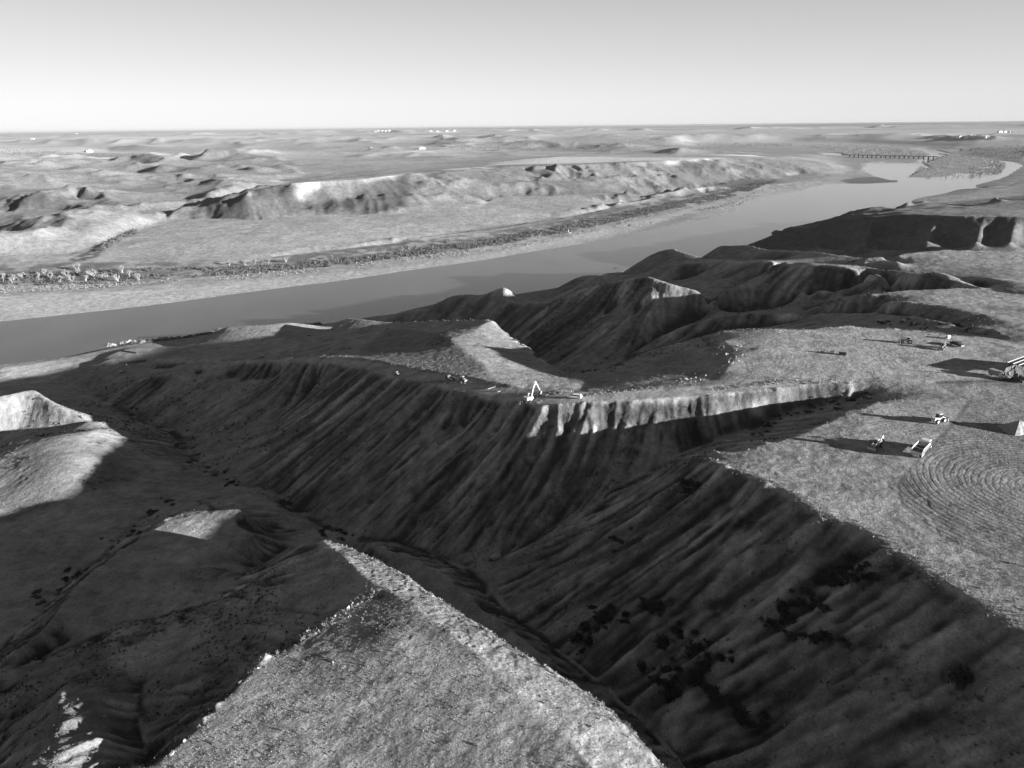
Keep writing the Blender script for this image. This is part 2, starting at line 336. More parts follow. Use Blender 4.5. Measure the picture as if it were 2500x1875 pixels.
# ------------------------------------------------------------------ solve the height field on a log-polar sheet
TH0, TH1 = math.radians(-64), math.radians(68)
U0, U1 = math.log(24.0), math.log(60000.0)
DC = math.radians(0.16) * (2.5 if DRAFT < 0.6 else 1.0)
NT = int((TH1 - TH0) / DC) + 1; NU = int((U1 - U0) / DC) + 1
def solve_field():
    acc = np.zeros((NU, NT)); cnt = np.zeros((NU, NT))
    for ln in LINES:
        for a, b in zip(ln[:-1], ln[1:]):
            ua, ub = math.log(max(10, math.hypot(a[0], a[1]))), math.log(max(10, math.hypot(b[0], b[1])))
            ta, tb = math.atan2(a[0], a[1]), math.atan2(b[0], b[1])
            n = int(max(abs(ua - ub), abs(ta - tb)) / DC * 2) + 2
            f = np.linspace(0, 1, n)
            x = a[0] + (b[0]-a[0]) * f; y = a[1] + (b[1]-a[1]) * f; z = a[2] + (b[2]-a[2]) * f
            iu = np.round((np.log(np.hypot(x, y) + 1e-6) - U0) / DC).astype(int); it = np.round((np.arctan2(x, y) - TH0) / DC).astype(int)
            ok = (iu >= 0) & (iu < NU) & (it >= 0) & (it < NT)
            np.add.at(acc, (iu[ok], it[ok]), z[ok]); np.add.at(cnt, (iu[ok], it[ok]), 1)
    h = None
    for lv in (32, 16, 8, 4, 2, 1):
        nu, nt = (NU + lv - 1) // lv, (NT + lv - 1) // lv
        A = np.zeros((nu * lv, nt * lv)); Cn = np.zeros_like(A)
        A[:NU, :NT] = acc; Cn[:NU, :NT] = cnt
        A = A.reshape(nu, lv, nt, lv).sum((1, 3)); Cn = Cn.reshape(nu, lv, nt, lv).sum((1, 3))
        fix = Cn > 0; val = np.where(fix, A / np.maximum(Cn, 1), 0)
        if h is None: h = np.full((nu, nt), val[fix].mean())
        else:
            h = np.repeat(np.repeat(h, 2, 0), 2, 1)[:nu, :nt]
            k = np.pad(h, 1, mode='edge')
            h = (k[1:-1, 1:-1] * 2 + k[:-2, 1:-1] + k[2:, 1:-1] + k[1:-1, :-2] + k[1:-1, 2:]) / 6
        h[fix] = val[fix]
        for itn in range({32: 400, 16: 300, 8: 250, 4: 200, 2: 120, 1: 60}[lv]):
            k = np.pad(h, 1, mode='edge')
            g = (k[:-2, 1:-1] + k[2:, 1:-1] + k[1:-1, :-2] + k[1:-1, 2:]) * 0.25
            h = h + 1.0 * (g - h)
            h[fix] = val[fix]
    return h
def blur(a, n):
    for _ in range(n):
        k = np.pad(a, ((1, 1), (0, 0)), mode='edge'); a = (k[:-2] + 2 * k[1:-1] + k[2:]) * 0.25
        k = np.pad(a, ((0, 0), (1, 1)), mode='edge'); a = (k[:, :-2] + 2 * k[:, 1:-1] + k[:, 2:]) * 0.25
    return a
def hash2(ix, iy, seed):
    h = (ix.astype(np.int64) * 374761393 + iy.astype(np.int64) * 668265263 + seed * 974711) & 0xffffffff
    h = ((h ^ (h >> 13)) * 1274126177) & 0xffffffff
    return ((h ^ (h >> 16)) & 0xffffff) / float(0xffffff)
def vnoise(x, y, wl, seed=0):
    x = x / wl + 1000.37; y = y / wl + 1000.71
    ix = np.floor(x); iy = np.floor(y); fx = x - ix; fy = y - iy
    fx = fx * fx * (3 - 2 * fx); fy = fy * fy * (3 - 2 * fy)
    a = hash2(ix, iy, seed); b = hash2(ix + 1, iy, seed); c = hash2(ix, iy + 1, seed); d = hash2(ix + 1, iy + 1, seed)
    return ((a + (b - a) * fx) * (1 - fy) + (c + (d - c) * fx) * fy) * 2 - 1
def fbm(x, y, wl, octv=4, seed=0, gain=0.5):
    s = 0; amp = 1; tot = 0
    for o in range(octv):
        ca, sa = math.cos(o * 0.9 + 0.4), math.sin(o * 0.9 + 0.4)
        s = s + amp * vnoise(x * ca - y * sa, x * sa + y * ca, wl / 2 ** o, seed + o * 17); tot += amp; amp *= gain
    return s / tot
def sample(grid, iu, it):
    iu = np.clip(iu, 0, grid.shape[0] - 1.001); it = np.clip(it, 0, grid.shape[1] - 1.001)
    a = iu.astype(int); b = it.astype(int); fu = iu - a; ft = it - b
    return (grid[a, b] * (1-fu) * (1-ft) + grid[a+1, b] * fu * (1-ft) + grid[a, b+1] * (1-fu) * ft + grid[a+1, b+1] * fu * ft)
def smooth01(x, a, b):
    t = np.clip((x - a) / (b - a), 0, 1); return t * t * (3 - 2 * t)

H0 = solve_field()
uu = U0 + np.arange(NU) * DC; tt = TH0 + np.arange(NT) * DC
RR = np.exp(uu)[:, None] * np.ones((1, NT)); TT = np.ones((NU, 1)) * tt[None, :]
GX = RR * np.sin(TT); GY = RR * np.cos(TT)
H0 = blur(H0, 1 if DRAFT < 0.6 else 2)
print('solve', round(time.time() - T_START, 1))
def smooth_region(H, pts, n, soften=6):
    mk = polymask(pts); r_, c_ = np.where(mk)
    if len(r_) == 0: return H
    a, b = max(0, r_.min() - n), min(H.shape[0], r_.max() + n); c, d = max(0, c_.min() - n), min(H.shape[1], c_.max() + n)
    sub = H[a:b, c:d]; w = blur(mk[a:b, c:d].astype(float), soften); H = H.copy(); H[a:b, c:d] = sub * (1 - w) + blur(sub, n) * w
    return H


# masks: polygons measured on the photograph, laid on the ground
def polymask(pts):
    p = np.array([(a, b) for a, b, *_ in pts])
    u = np.log(np.hypot(p[:, 0], p[:, 1])); t = np.arctan2(p[:, 0], p[:, 1])
    mk = np.zeros((NU, NT), bool)
    i0, i1 = max(0, int((u.min() - U0) / DC) - 1), min(NU, int((u.max() - U0) / DC) + 2)
    j0, j1 = max(0, int((t.min() - TH0) / DC) - 1), min(NT, int((t.max() - TH0) / DC) + 2)
    if i1 <= i0 or j1 <= j0: return mk
    X = GX[i0:i1, j0:j1]; Y = GY[i0:i1, j0:j1]; ins = np.zeros(X.shape, bool)
    n = len(p)
    for k in range(n):
        x1, y1 = p[k]; x2, y2 = p[(k + 1) % n]
        c = ((y1 > Y) != (y2 > Y)) & (X < (x2 - x1) * (Y - y1) / (y2 - y1 + 1e-12) + x1)
        ins ^= c
    mk[i0:i1, j0:j1] = ins
    return mk
def soft(mk, n=3): return blur(mk.astype(float), n)

H0 = smooth_region(H0, P('T2','450,800 740,1010 1060,1300 1400,1630 1400,2100 -600,2100 -300,1500 80,1030 300,860', 97), 60 if DRAFT >= 0.6 else 10, 8)
H0 = smooth_region(H0, P('T4','-300,800 60,765 280,745 480,725 600,800 640,930 540,1000 300,1050 -300,1150', 48), 90 if DRAFT >= 0.6 else 14, 10)
# gradient, downhill streaks (rills and gullies)
def grads(h):
    gu = np.gradient(h, axis=0) / DC; gt = np.gradient(h, axis=1) / DC
    return gu / RR, gt / RR
gu, gt = grads(blur(H0, 4)); slope = np.hypot(gu, gt)
def lic(noise, gu, gt, steps, msk_rows):
    n = noise[:msk_rows]; a = gu[:msk_rows]; b = gt[:msk_rows]
    l = np.hypot(a, b) + 1e-9; a = a / l; b = b / l
    iu0, it0 = np.meshgrid(np.arange(n.shape[0], dtype=float), np.arange(n.shape[1], dtype=float), indexing='ij')
    acc = n.copy()
    for sgn in (1, -1):
        iu, it = iu0.copy(), it0.copy()
        for k in range(steps):
            ji = np.clip(iu.astype(int), 0, n.shape[0]-1); jt = np.clip(it.astype(int), 0, n.shape[1]-1)
            iu = iu + sgn * a[ji, jt]; it = it + sgn * b[ji, jt]
            acc = acc + n[np.clip((iu + .5).astype(int), 0, n.shape[0]-1), np.clip((it + .5).astype(int), 0, n.shape[1]-1)]
    acc /= (2 * steps + 1)
    return acc
NEAR_ROWS = int((math.log(3800) - U0) / DC)
wl1 = np.clip(RR / 40, 4.0, 60.0)
def wlblend(seed, lo, mid_, hi):
    f = smooth01(RR, 350, 700); g = smooth01(RR, 900, 1500)
    a = vnoise(GX, GY, lo, seed); b = vnoise(GX, GY, mid_, seed + 5); c = vnoise(GX, GY, hi, seed + 9)
    return a * (1 - f) + b * f * (1 - g) + c * g
k = 1 if DRAFT >= 0.6 else 0.5
n1 = lic(wlblend(3, 3.0, 6.0, 18.0), gu, gt, int(22 * k), NEAR_ROWS)
n2 = lic(wlblend(33, 9.0, 16.0, 60.0), gu, gt, int(36 * k), NEAR_ROWS)
def rown(n):
    sd = n.std(axis=1); sd = np.convolve(np.pad(sd, 15, mode='edge'), np.ones(31) / 31, 'valid'); return n / (sd[:, None] + 1e-9)
rill = np.zeros_like(H0); rill[:NEAR_ROWS] = rown(n1)
gully = np.zeros_like(H0); gully[:NEAR_ROWS] = rown(n2)
n4 = lic(fbm(GX, GY, 8, 3, 55, 0.6), gu, gt, int(9 * k), int((math.log(900) - U0) / DC)); patch = np.zeros_like(H0); patch[:n4.shape[0]] = rown(n4)
n6 = lic(vnoise(GX, GY, 1.5, 61), gu, gt, int(13 * k), int((math.log(620) - U0) / DC)); fine = np.zeros_like(H0); fine[:n6.shape[0]] = rown(n6)
gully = -np.abs(gully) + 0.8; rill2 = -np.abs(rill) + 0.8
print('lic', round(time.time() - T_START, 1))
st = np.where(RR < 1000, smooth01(slope, 0.15, 0.6), smooth01(slope, 0.07, 0.28))
scale = np.clip(RR / 400, 0.7, 5.0)
rough_mask = st
far_side = smooth01(RR, 900, 1200)
ROADP = ROADF2 + ROADN2[::-1]
ROADP2 = ROADF + ROADN[::-1]
DOMEM = (1 - 0.8 * soft(polymask([(q[0] * 1.03 + 1, q[1] * 1.03) for q in C_A] + P('T2','1500,1659,102 1080,1260,99.8 760,980,97 430,760,92 165,540,83')), 6))
DOMEM2 = 1 - 0.75 * soft(polymask(P('T4','-400,760 0,500 170,487 500,660 700,690 700,950 600,1020 300,1080 -300,1200', 45)), 8)
NOREL = 1 - np.maximum(soft(polymask(ROADP), 2), soft(polymask(ROADP2), 1))
HH = H0 + NOREL * DOMEM * DOMEM2 * st * (0.16 * fine + 0.5 * rill2 + 1.0 * gully) * np.where(RR < 900, 1.0, 1 + 5 * smooth01(RR, 1000, 2200))
# rolling relief of the distant badlands
def rmf(x, y, wl, octv, seed, gain=0.5, sharp=2.0):
    s_ = 0; amp = 1; tot = 0; w = 1
    for o in range(octv):
        ca, sa = math.cos(o * 1.1 + 0.3), math.sin(o * 1.1 + 0.3)
        n = 1 - np.abs(vnoise(x * ca - y * sa, x * sa + y * ca, wl / 2.05 ** o, seed + o * 13)); n = n ** sharp * w
        s_ = s_ + n * amp; tot += amp; amp *= gain; w = np.clip(n * 1.6, 0, 1)
    return s_ / tot
bad = blur((polymask(P('F1','-500,345 0,340 900,305 1500,290 2060,300 2212,420 1950,500 1500,610 1240,680 900,760 500,900 -500,900', 20))).astype(float), 14)
wx = GX + 70 * fbm(GX, GY, 260, 3, 5); wy = GY + 70 * fbm(GX, GY, 260, 3, 8)
HH += bad * (rmf(wx, wy, 420, 6, 11) * 58 - 16)
mesa = smooth01(RR, 1150, 1400) * (1 - smooth01(RR, 2700, 3200)) * (1 - bad)
HH += mesa * st * (rmf(wx, wy, 90, 5, 31) * 20 - 7)
HH += smooth01(RR, 800, 1000) * fbm(GX, GY, 22, 4, 35) * 0.7 * smooth01(H0, 2.2, 4.5)
far_hills = smooth01(RR, 3300, 4600) * (1 - smooth01(RR, 15000, 30000))
rid2 = rmf(GX + 200 * vnoise(GX, GY, 900, 6), GY, 900, 6, 21)
band = np.clip(1 - np.abs(vnoise(GX * 0.3, GY, 5200, 44)) * 1.6, 0, 1)
HH += far_hills * (rid2 * 95 - 20) * band * smooth01(H0, 12, 32)
HH += smooth01(RR, 1500, 3000) * fbm(GX, GY, 500, 5, 77) * 7 * smooth01(H0, 3, 14)
flatp = soft(polymask(P('F4','-300,205 500,200 1000,205 1450,222 1800,238 2400,235 2400,440 1900,470 1300,480 1000,440 700,300 -300,290', 5)), 40)
HH = HH * (1 - flatp) + flatp * (np.minimum(HH, 3.0 + 1.2 * fbm(GX, GY, 90, 3, 88)))
HH = HH - 0.45 * soft(polymask(P('T6','1780,960 2300,960 3000,1100 3000,2200 2500,1950 2100,1850 1800,1720 1620,1560 1600,1450 1700,1330 1850,1180 1950,1050', 106)), 1)
WPOLY = [P('F4', t_, 0) for t_ in ('1035,400 1080,358 1200,350 1340,352 1490,352 1560,322 1640,296 1560,285 1690,288 1600,268 1560,255 1680,243 1500,240 1380,256 1480,266 1530,290 1490,325 1440,345 1480,360 1520,385 1440,408 1395,435 1330,470 1240,480 1120,450',
    '715,282 790,279 870,284 900,300 760,296', '2040,470 1960,480 2060,452 2125,410 2185,372 2110,343 2035,342 2100,362 2085,385 2040,405 2020,440', '1690,258 1750,250 1740,270', '1660,455 1740,428 1810,440 1760,462')]
wm = np.zeros_like(HH)
for w_ in WPOLY: wm = np.maximum(wm, soft(polymask(w_), 1))
HH = np.where(wm > 0.3, -1.2, HH)
HFIELD = HH
def ground(x, y):
    iu = (math.log(math.hypot(x, y)) - U0) / DC; it = (math.atan2(x, y) - TH0) / DC
    return float(sample(HFIELD, np.array([iu]), np.array([it]))[0])
def hit(px, py, tile='N'):
    a, b, s = TILES[tile]; px = a + px / s; py = b + py / s
    d = ray(px, py); hl = math.hypot(d[0], d[1]); r = 50.0
    while r < 50000:
        t = r / hl; x, y, z = d[0]*t, d[1]*t, CAM_H + d[2]*t
        if z < ground(x, y): break
        r *= 1.003
    lo, hi = r / 1.003, r
    for _ in range(12):
        r = (lo + hi) / 2; t = r / hl
        if CAM_H + d[2]*t < ground(d[0]*t, d[1]*t): hi = r
        else: lo = r
    t = hi / hl
    return d[0]*t, d[1]*t, ground(d[0]*t, d[1]*t)

#ALBEDO
def jit(pts, amp=0.0): return pts
ALB = 0.25 + 0.06 * fbm(GX, GY, 22, 4, 301) + 0.02 * vnoise(GX, GY, 3.5, 302)
far = smooth01(RR, 700, 1100)
ALB += far * 0.05 * fbm(GX, GY, 160, 4, 303)
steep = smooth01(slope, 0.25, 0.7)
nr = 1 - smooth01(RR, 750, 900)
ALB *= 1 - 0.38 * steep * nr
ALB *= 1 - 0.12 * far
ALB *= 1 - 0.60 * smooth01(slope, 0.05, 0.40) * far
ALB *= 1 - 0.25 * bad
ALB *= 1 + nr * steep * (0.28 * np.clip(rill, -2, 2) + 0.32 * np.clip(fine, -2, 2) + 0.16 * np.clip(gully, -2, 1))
def lay(pts, v, n=3, w=1.0, noise=0.0, wl=30, seed=0):
    global ALB
    mk = soft(polymask(pts), n)
    if noise: mk = mk * smooth01(fbm(GX, GY, wl, 4, 400 + seed) + noise, -0.12, 0.12)
    ALB = ALB * (1 - mk * w) + (v * (1 + 0.12 * fbm(GX, GY, 40, 3, 500 + seed))) * mk * w
# dark brush on the shaded slopes; gully brush widened to paint shade into creases
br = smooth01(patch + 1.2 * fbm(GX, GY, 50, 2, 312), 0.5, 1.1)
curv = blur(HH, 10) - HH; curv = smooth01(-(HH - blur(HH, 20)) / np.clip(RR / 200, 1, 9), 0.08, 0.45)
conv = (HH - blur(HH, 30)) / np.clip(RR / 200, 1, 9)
ALB *= 1 + nr * 0.34 * np.clip(conv / 1.2, -1, 1) * smooth01(slope, 0.15, 0.4)  # hollows darkened, ridges lightened in colour so form reads in shadow
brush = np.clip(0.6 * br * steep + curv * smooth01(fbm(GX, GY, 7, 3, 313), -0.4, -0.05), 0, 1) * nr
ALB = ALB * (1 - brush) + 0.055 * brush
# clay hill, pad and shore flat
lay(C_DM[1:] + P('T4','640,850,40 680,930,38 560,1010,40 300,1070,44 0,1160,46'), 0.17, 4, 0.8)
lay(P('T4','0,360 200,340 440,315 640,280 900,250 1100,190 1600,180 1560,250 1100,330 900,345 760,350 600,400 540,430 440,500 690,690 760,710 710,840 690,930 620,1020 300,1080 0,1180 -400,1100 -400,400', 12), 0.23, 4)
lay(P('T4','140,345 320,330 520,300 760,290 900,300 780,350 700,390 500,400 300,470 200,470 300,420', 6), 0.20, 2, 0.7, 0.02, 9, 1)
lay(P('T4','0,380 160,360 330,350 380,400 200,470 0,500', 4), 0.30, 3)
# road dirt
lay(ROADP, 0.255, 2)
# haul road down to the pad
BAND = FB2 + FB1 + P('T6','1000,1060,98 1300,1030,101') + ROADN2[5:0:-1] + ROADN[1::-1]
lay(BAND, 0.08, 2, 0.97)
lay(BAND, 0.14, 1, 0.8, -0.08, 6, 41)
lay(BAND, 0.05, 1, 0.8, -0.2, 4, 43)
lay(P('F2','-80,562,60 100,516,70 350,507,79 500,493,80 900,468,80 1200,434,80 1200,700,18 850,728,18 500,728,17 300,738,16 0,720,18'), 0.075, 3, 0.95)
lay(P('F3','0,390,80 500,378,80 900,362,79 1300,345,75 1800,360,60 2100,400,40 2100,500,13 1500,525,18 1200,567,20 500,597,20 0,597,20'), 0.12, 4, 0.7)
lay(ROADF[1:9] + P('T5','350,520,60 500,405,56 600,408,62 720,425,69 790,450,74 870,520,79.8 960,585,85.3 1010,680,89.3'), 0.16, 2, 0.8)
lay(P('T1','40,1040,76 520,1040,78 520,1700,97 40,1900,99'), 0.15, 4, 0.8)
lay(ROADP2, 0.36, 1)
# ---- across the river
lay(P('N','-200,690 300,700 700,672 1106,612 1400,556 1600,508 1700,480 1680,474 1500,515 1300,560 1000,610 700,648 300,668 -200,675', 3), 0.17, 2, 0.75, 0.12, 14, 2)
lay(P('N','-200,675 -200,640 300,640 600,632 900,597 1200,568 1420,530 1600,490 1750,462 1870,434 1900,440 1760,480 1600,520 1400,560 1106,606 700,655 300,682', 5), 0.10, 2, 0.9, 0.06, 20, 3)
lay(P('N','-300,785 0,785 150,780 400,745 800,700 1000,665 1250,620 1500,570 1600,545 1700,516 1700,510 1500,556 1250,606 1000,648 700,680 400,708 0,727 -300,735', 1), 0.27, 3)
lay(P('N','-300,810 0,812 200,795 500,757 800,720 1000,690 1200,655 1300,632 1500,590 1700,530 1690,522 1500,578 1300,622 1000,675 700,712 400,750 200,780 0,797 -300,800', 0), 0.16, 2, 0.8)
lay(P('F1','500,980 740,895 900,820 1010,800 1010,815 900,850 800,890 720,960 560,1000', 10), 0.07, 1, 0.95, 0.25, 20, 4)
# mesa top, cliff band and pale benches
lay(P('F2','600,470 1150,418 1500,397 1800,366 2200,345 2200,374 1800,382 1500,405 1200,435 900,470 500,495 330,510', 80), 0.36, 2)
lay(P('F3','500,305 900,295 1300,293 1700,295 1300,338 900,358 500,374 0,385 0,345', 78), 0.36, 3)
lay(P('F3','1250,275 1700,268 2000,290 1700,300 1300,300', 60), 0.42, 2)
lay(P('F3','0,395 500,390 900,372 1100,360 1300,360 1200,420 900,430 600,440 300,440 0,440', 66), 0.15, 3, 0.8, 0.0, 60, 5)
lay(P('F2','850,465 1200,440 1800,395 2212,385 2212,440 1700,470 1300,470 900,490', 68), 0.13, 3, 0.85, 0.02, 60, 6)
lay(P('F2','0,600 330,560 700,580 1100,510 1700,480 2200,500 2200,480 1700,460 1100,480 700,510 330,530 0,560', 55), 0.13, 3, 0.7)
lay(P('F1','-300,330 0,325 400,312 900,298 1300,285 1700,262 2100,240 1700,245 1300,258 900,262 400,270 0,276 -300,280', 44), 0.30, 2)
lay(P('F1','-300,268 0,265 600,258 1200,243 2200,225 2200,215 1200,222 600,228 0,232 -300,234', 8), 0.12, 1, 0.85, 0.15, 120, 7)
lay(P('F3','-200,290 0,290 300,270 800,275 1100,290 1400,285 1500,250 1300,205 900,208 600,215 200,240 -200,265', 10), 0.13, 2, 0.8, 0.06, 90, 8)
lay(P('F3','1300,260 1900,285 2212,270 2212,195 1700,185 1300,210', 10), 0.17, 2, 0.7, 0.1, 120, 9)
lay(P('F3','0,200 500,205 900,185 1400,165 2212,170 2212,185 1400,185 900,200 500,212 0,215', 12), 0.24, 2, 0.8)
# river islands
lay(P('F4','860,290 950,320 1560,325 1530,290 1400,260 1200,225 700,215 500,215 700,240 880,270', 3), 0.20, 1, 0.8, 0.1, 50, 10)
lay(P('F4','1560,300 1450,350 1520,385 1440,410 1390,430 1500,462 1800,465 2050,440 2100,360 2000,335 1800,310', 3), 0.20, 1, 0.8, 0.1, 50, 11)
lay(P('F4','860,490 1000,465 1200,455 1400,470 1250,500 1100,515 950,510', 0), 0.10, 1, 0.9)
lay(P('F4','1900,130 2211,100 2211,330 2120,330 1900,300 1750,290 1700,255 1800,240 1780,235', 12), 0.13, 1, 0.7, 0.0, 120, 12)
lay(P('F4','520,200 600,180 900,175 1200,180 1450,215 1770,238 1700,245 1400,225 1100,215 800,210', 14), 0.06, 1, 0.85)
lay(P('F4','1400,600 1800,565 2211,520 2211,600 1900,640 1500,650', 10), 0.28, 2)
# farmland strips towards the horizon
fa = smooth01(RR, 5000, 8000)
strips = vnoise(GX * 0.35, GY, 1500, 71) + 0.6 * vnoise(GX * 0.25, GY, 4200, 72)
left = smooth01(-GX / GY, -0.25, 0.45)
ALB = ALB * (1 - fa) + fa * (0.245 + 0.09 * strips + 0.02 * left)
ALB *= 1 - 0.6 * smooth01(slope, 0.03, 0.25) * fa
ALB = np.clip(ALB, 0.03, 0.6)
FLAT = soft(polymask(P('T6','-60,1022,96.5 0,1018,97 600,985,101 700,940,102 860,820,104 900,740,104.5 1150,712,106 1600,712,107 2300,830,107.5 2700,900,108 2700,1500,107 2300,1760,106 1900,1560,105.8 1450,1380,105 1380,1240,104.5 1500,1080,104.7 1850,1050,105.3 1600,960,105 1350,954,104.2 1100,986,103.2 900,1006,102.4 600,1036,100.8 300,1056,98.8 0,1060,97 -60,1062,96.6')), 4)
FLAT = np.maximum(FLAT, 1 - NOREL)
LOT = polymask(P('T6','1780,960 2300,960 3000,1100 3000,2200 2500,1950 2100,1850 1800,1720 1620,1560 1600,1450 1700,1330 1850,1180 1950,1050', 106))
ALB = ALB * (1 - FLAT) + FLAT * (0.26 + 0.03 * fbm(GX, GY, 15, 4, 600))
ALB = np.where(1 - NOREL > 0.5, 0.30 + 0.02 * fbm(GX, GY, 6, 3, 611), ALB)
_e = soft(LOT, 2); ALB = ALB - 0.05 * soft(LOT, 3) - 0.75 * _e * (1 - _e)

# ------------------------------------------------------------------ final ground mesh
def build_ground():
    q = 1.0 if DRAFT >= 0.6 else 2.2
    dth = math.radians(0.1) * q
    u_a = np.arange(math.log(40.0), math.log(1100.0), 0.0022 * q)
    u_b = np.arange(math.log(1100.0), math.log(60000.0), 0.0050 * q)
    us = np.concatenate([u_a, u_b]); ts = np.arange(TH0 + 0.01, TH1 - 0.01, dth)
    nu, nt = len(us), len(ts)
    IU = ((us - U0) / DC)[:, None] * np.ones((1, nt)); IT = ((ts - TH0) / DC)[None, :] * np.ones((nu, 1))
    r = np.exp(us)[:, None]; X = r * np.sin(ts)[None, :]; Y = r * np.cos(ts)[None, :]
    Z = sample(HFIELD, IU, IT)
    s = sample(slope, IU, IT)
    nearw = 1 - smooth01(r * np.ones_like(X), 500, 1100)
    fl = sample(FLAT, IU, IT)
    nearw = nearw * (1 - 0.93 * fl)
    Z = Z + nearw * ((0.12 + 0.35 * smooth01(s, 0.2, 0.7)) * fbm(X, Y, 2.6, 3, 91) + 0.11 * vnoise(X, Y, 0.8, 93) * smooth01(s, 0.1, 0.4))
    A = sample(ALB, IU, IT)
    # wheel ruts on the lot and the fingers of the plateau
    TR = np.zeros_like(X)
    rr_ = random.Random(5)
    def arcs(region, cx, cy, sprd, r0, r1, n, wid=0.28, ang=None):
        mk = sample(region.astype(float), IU, IT) > 0.5
        xs = X[mk]; ys = Y[mk]; acc = np.zeros(len(xs))
        if len(xs) == 0: return
        for i in range(n):
            ax = cx + rr_.gauss(0, sprd); ay = cy + rr_.gauss(0, sprd); R = rr_.uniform(r0, r1)
            a0 = rr_.uniform(0, 6.28) if ang is None else rr_.gauss(*ang); da = rr_.uniform(0.6, 2.6)
            dx = xs - ax; dy = ys - ay; d = np.hypot(dx, dy)
            an = np.abs((np.arctan2(dy, dx) - a0 + math.pi) % (2 * math.pi) - math.pi)
            g = np.exp(-((d - R) / wid) ** 2) + np.exp(-((d - R - 2.1) / wid) ** 2)
            acc = np.maximum(acc, g * np.clip((da - an) * 4, 0, 1) * rr_.uniform(0.4, 1))
        TR[mk] = np.maximum(TR[mk], acc)
    if DRAFT >= 0.6:
        c1 = unproj('T6', 2300, 1480, 106)
        arcs(LOT, c1[0], c1[1], 4, 8, 46, 80)
        c2 = unproj('T6', 2200, 1300, 106)
        arcs(LOT, c2[0], c2[1], 20, 30, 90, 50)
        arcs(LOT, c2[0] + 60, c2[1] - 60, 10, 50, 130, 70)
        p3 = polymask(P('T6','700,760 1000,705 1600,712 2300,830 2300,870 1600,900 900,950 700,960', 105))
        c3 = unproj('T6', 850, 800, 105); arcs(p3, c3[0] - 20, c3[1] - 10, 10, 18, 90, 45)
        c4 = unproj('T6', 1750, 830, 106); arcs(p3, c4[0], c4[1] - 10, 14, 18, 60, 26)
        p4 = polymask(P('T6','750,1330 1000,1270 1500,1100 1850,1080 1900,1200 1650,1400 1700,1560 1300,1500', 105))
        c5 = unproj('T6', 1150, 1400, 105); arcs(p4, c5[0] - 8, c5[1] - 6, 6, 10, 50, 40)
        p5 = polymask(P('T6','1700,330 2300,330 2300,800 2150,640 1900,440', 108))
        c6 = unproj('T6', 1500, 250, 108); arcs(p5, c6[0] - 60, c6[1] + 40, 8, 120, 170, 14, 0.5)
        # lengthways ruts on the haul road
        rd = sample(polymask(ROADP).astype(float), IU, IT)
        TR = np.maximum(TR, rd * smooth01(vnoise((X * 0.35 + Y * 0.93) , (X * 0.93 - Y * 0.35) * 0.04, 0.9, 66), 0.2, 0.7) * 0.5)
    TR = TR * (0.45 + 0.55 * smooth01(fbm(X, Y, 26, 2, 55), -0.3, 0.3))
    Z = Z - 0.07 * TR
    A = A * (1 - 0.13 * TR)
    A = A * (1 + 0.10 * fbm(X, Y, 1.6, 2, 92) * (1 - smooth01(r * np.ones_like(X), 500, 900)))
    co = np.stack([X, Y, Z], -1).reshape(-1, 3).astype(np.float32)
    me = bpy.data.meshes.new('ground')
    idx = np.arange(nu * nt, dtype=np.int32).reshape(nu, nt)
    f = np.stack([idx[:-1, :-1], idx[:-1, 1:], idx[1:, 1:], idx[1:, :-1]], -1).reshape(-1, 4)[:, ::-1]
    nf = len(f)
    me.vertices.add(len(co)); me.vertices.foreach_set('co', co.ravel())
    me.loops.add(nf * 4); me.loops.foreach_set('vertex_index', np.ascontiguousarray(f).ravel().astype(np.int32))
    me.polygons.add(nf)
    me.polygons.foreach_set('loop_start', np.arange(0, nf * 4, 4, dtype=np.int32))
    me.polygons.foreach_set('use_smooth', np.ones(nf, bool))
    me.update(calc_edges=True)
    for nm, g in GROUND_ATTR.items():
        at = me.attributes.new(nm, 'FLOAT', 'POINT')
        at.data.foreach_set('value', (A if nm == 'alb' else sample(g, IU, IT)).astype(np.float32).ravel())
    ob = bpy.data.objects.new('ground', me); col.objects.link(ob)
    ob['kind'] = 'structure'
    return ob
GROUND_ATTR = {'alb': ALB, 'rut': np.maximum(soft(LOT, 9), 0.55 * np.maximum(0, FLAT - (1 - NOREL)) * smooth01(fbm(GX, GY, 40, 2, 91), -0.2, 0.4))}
def FLATNESS(iu, it): return 1.0

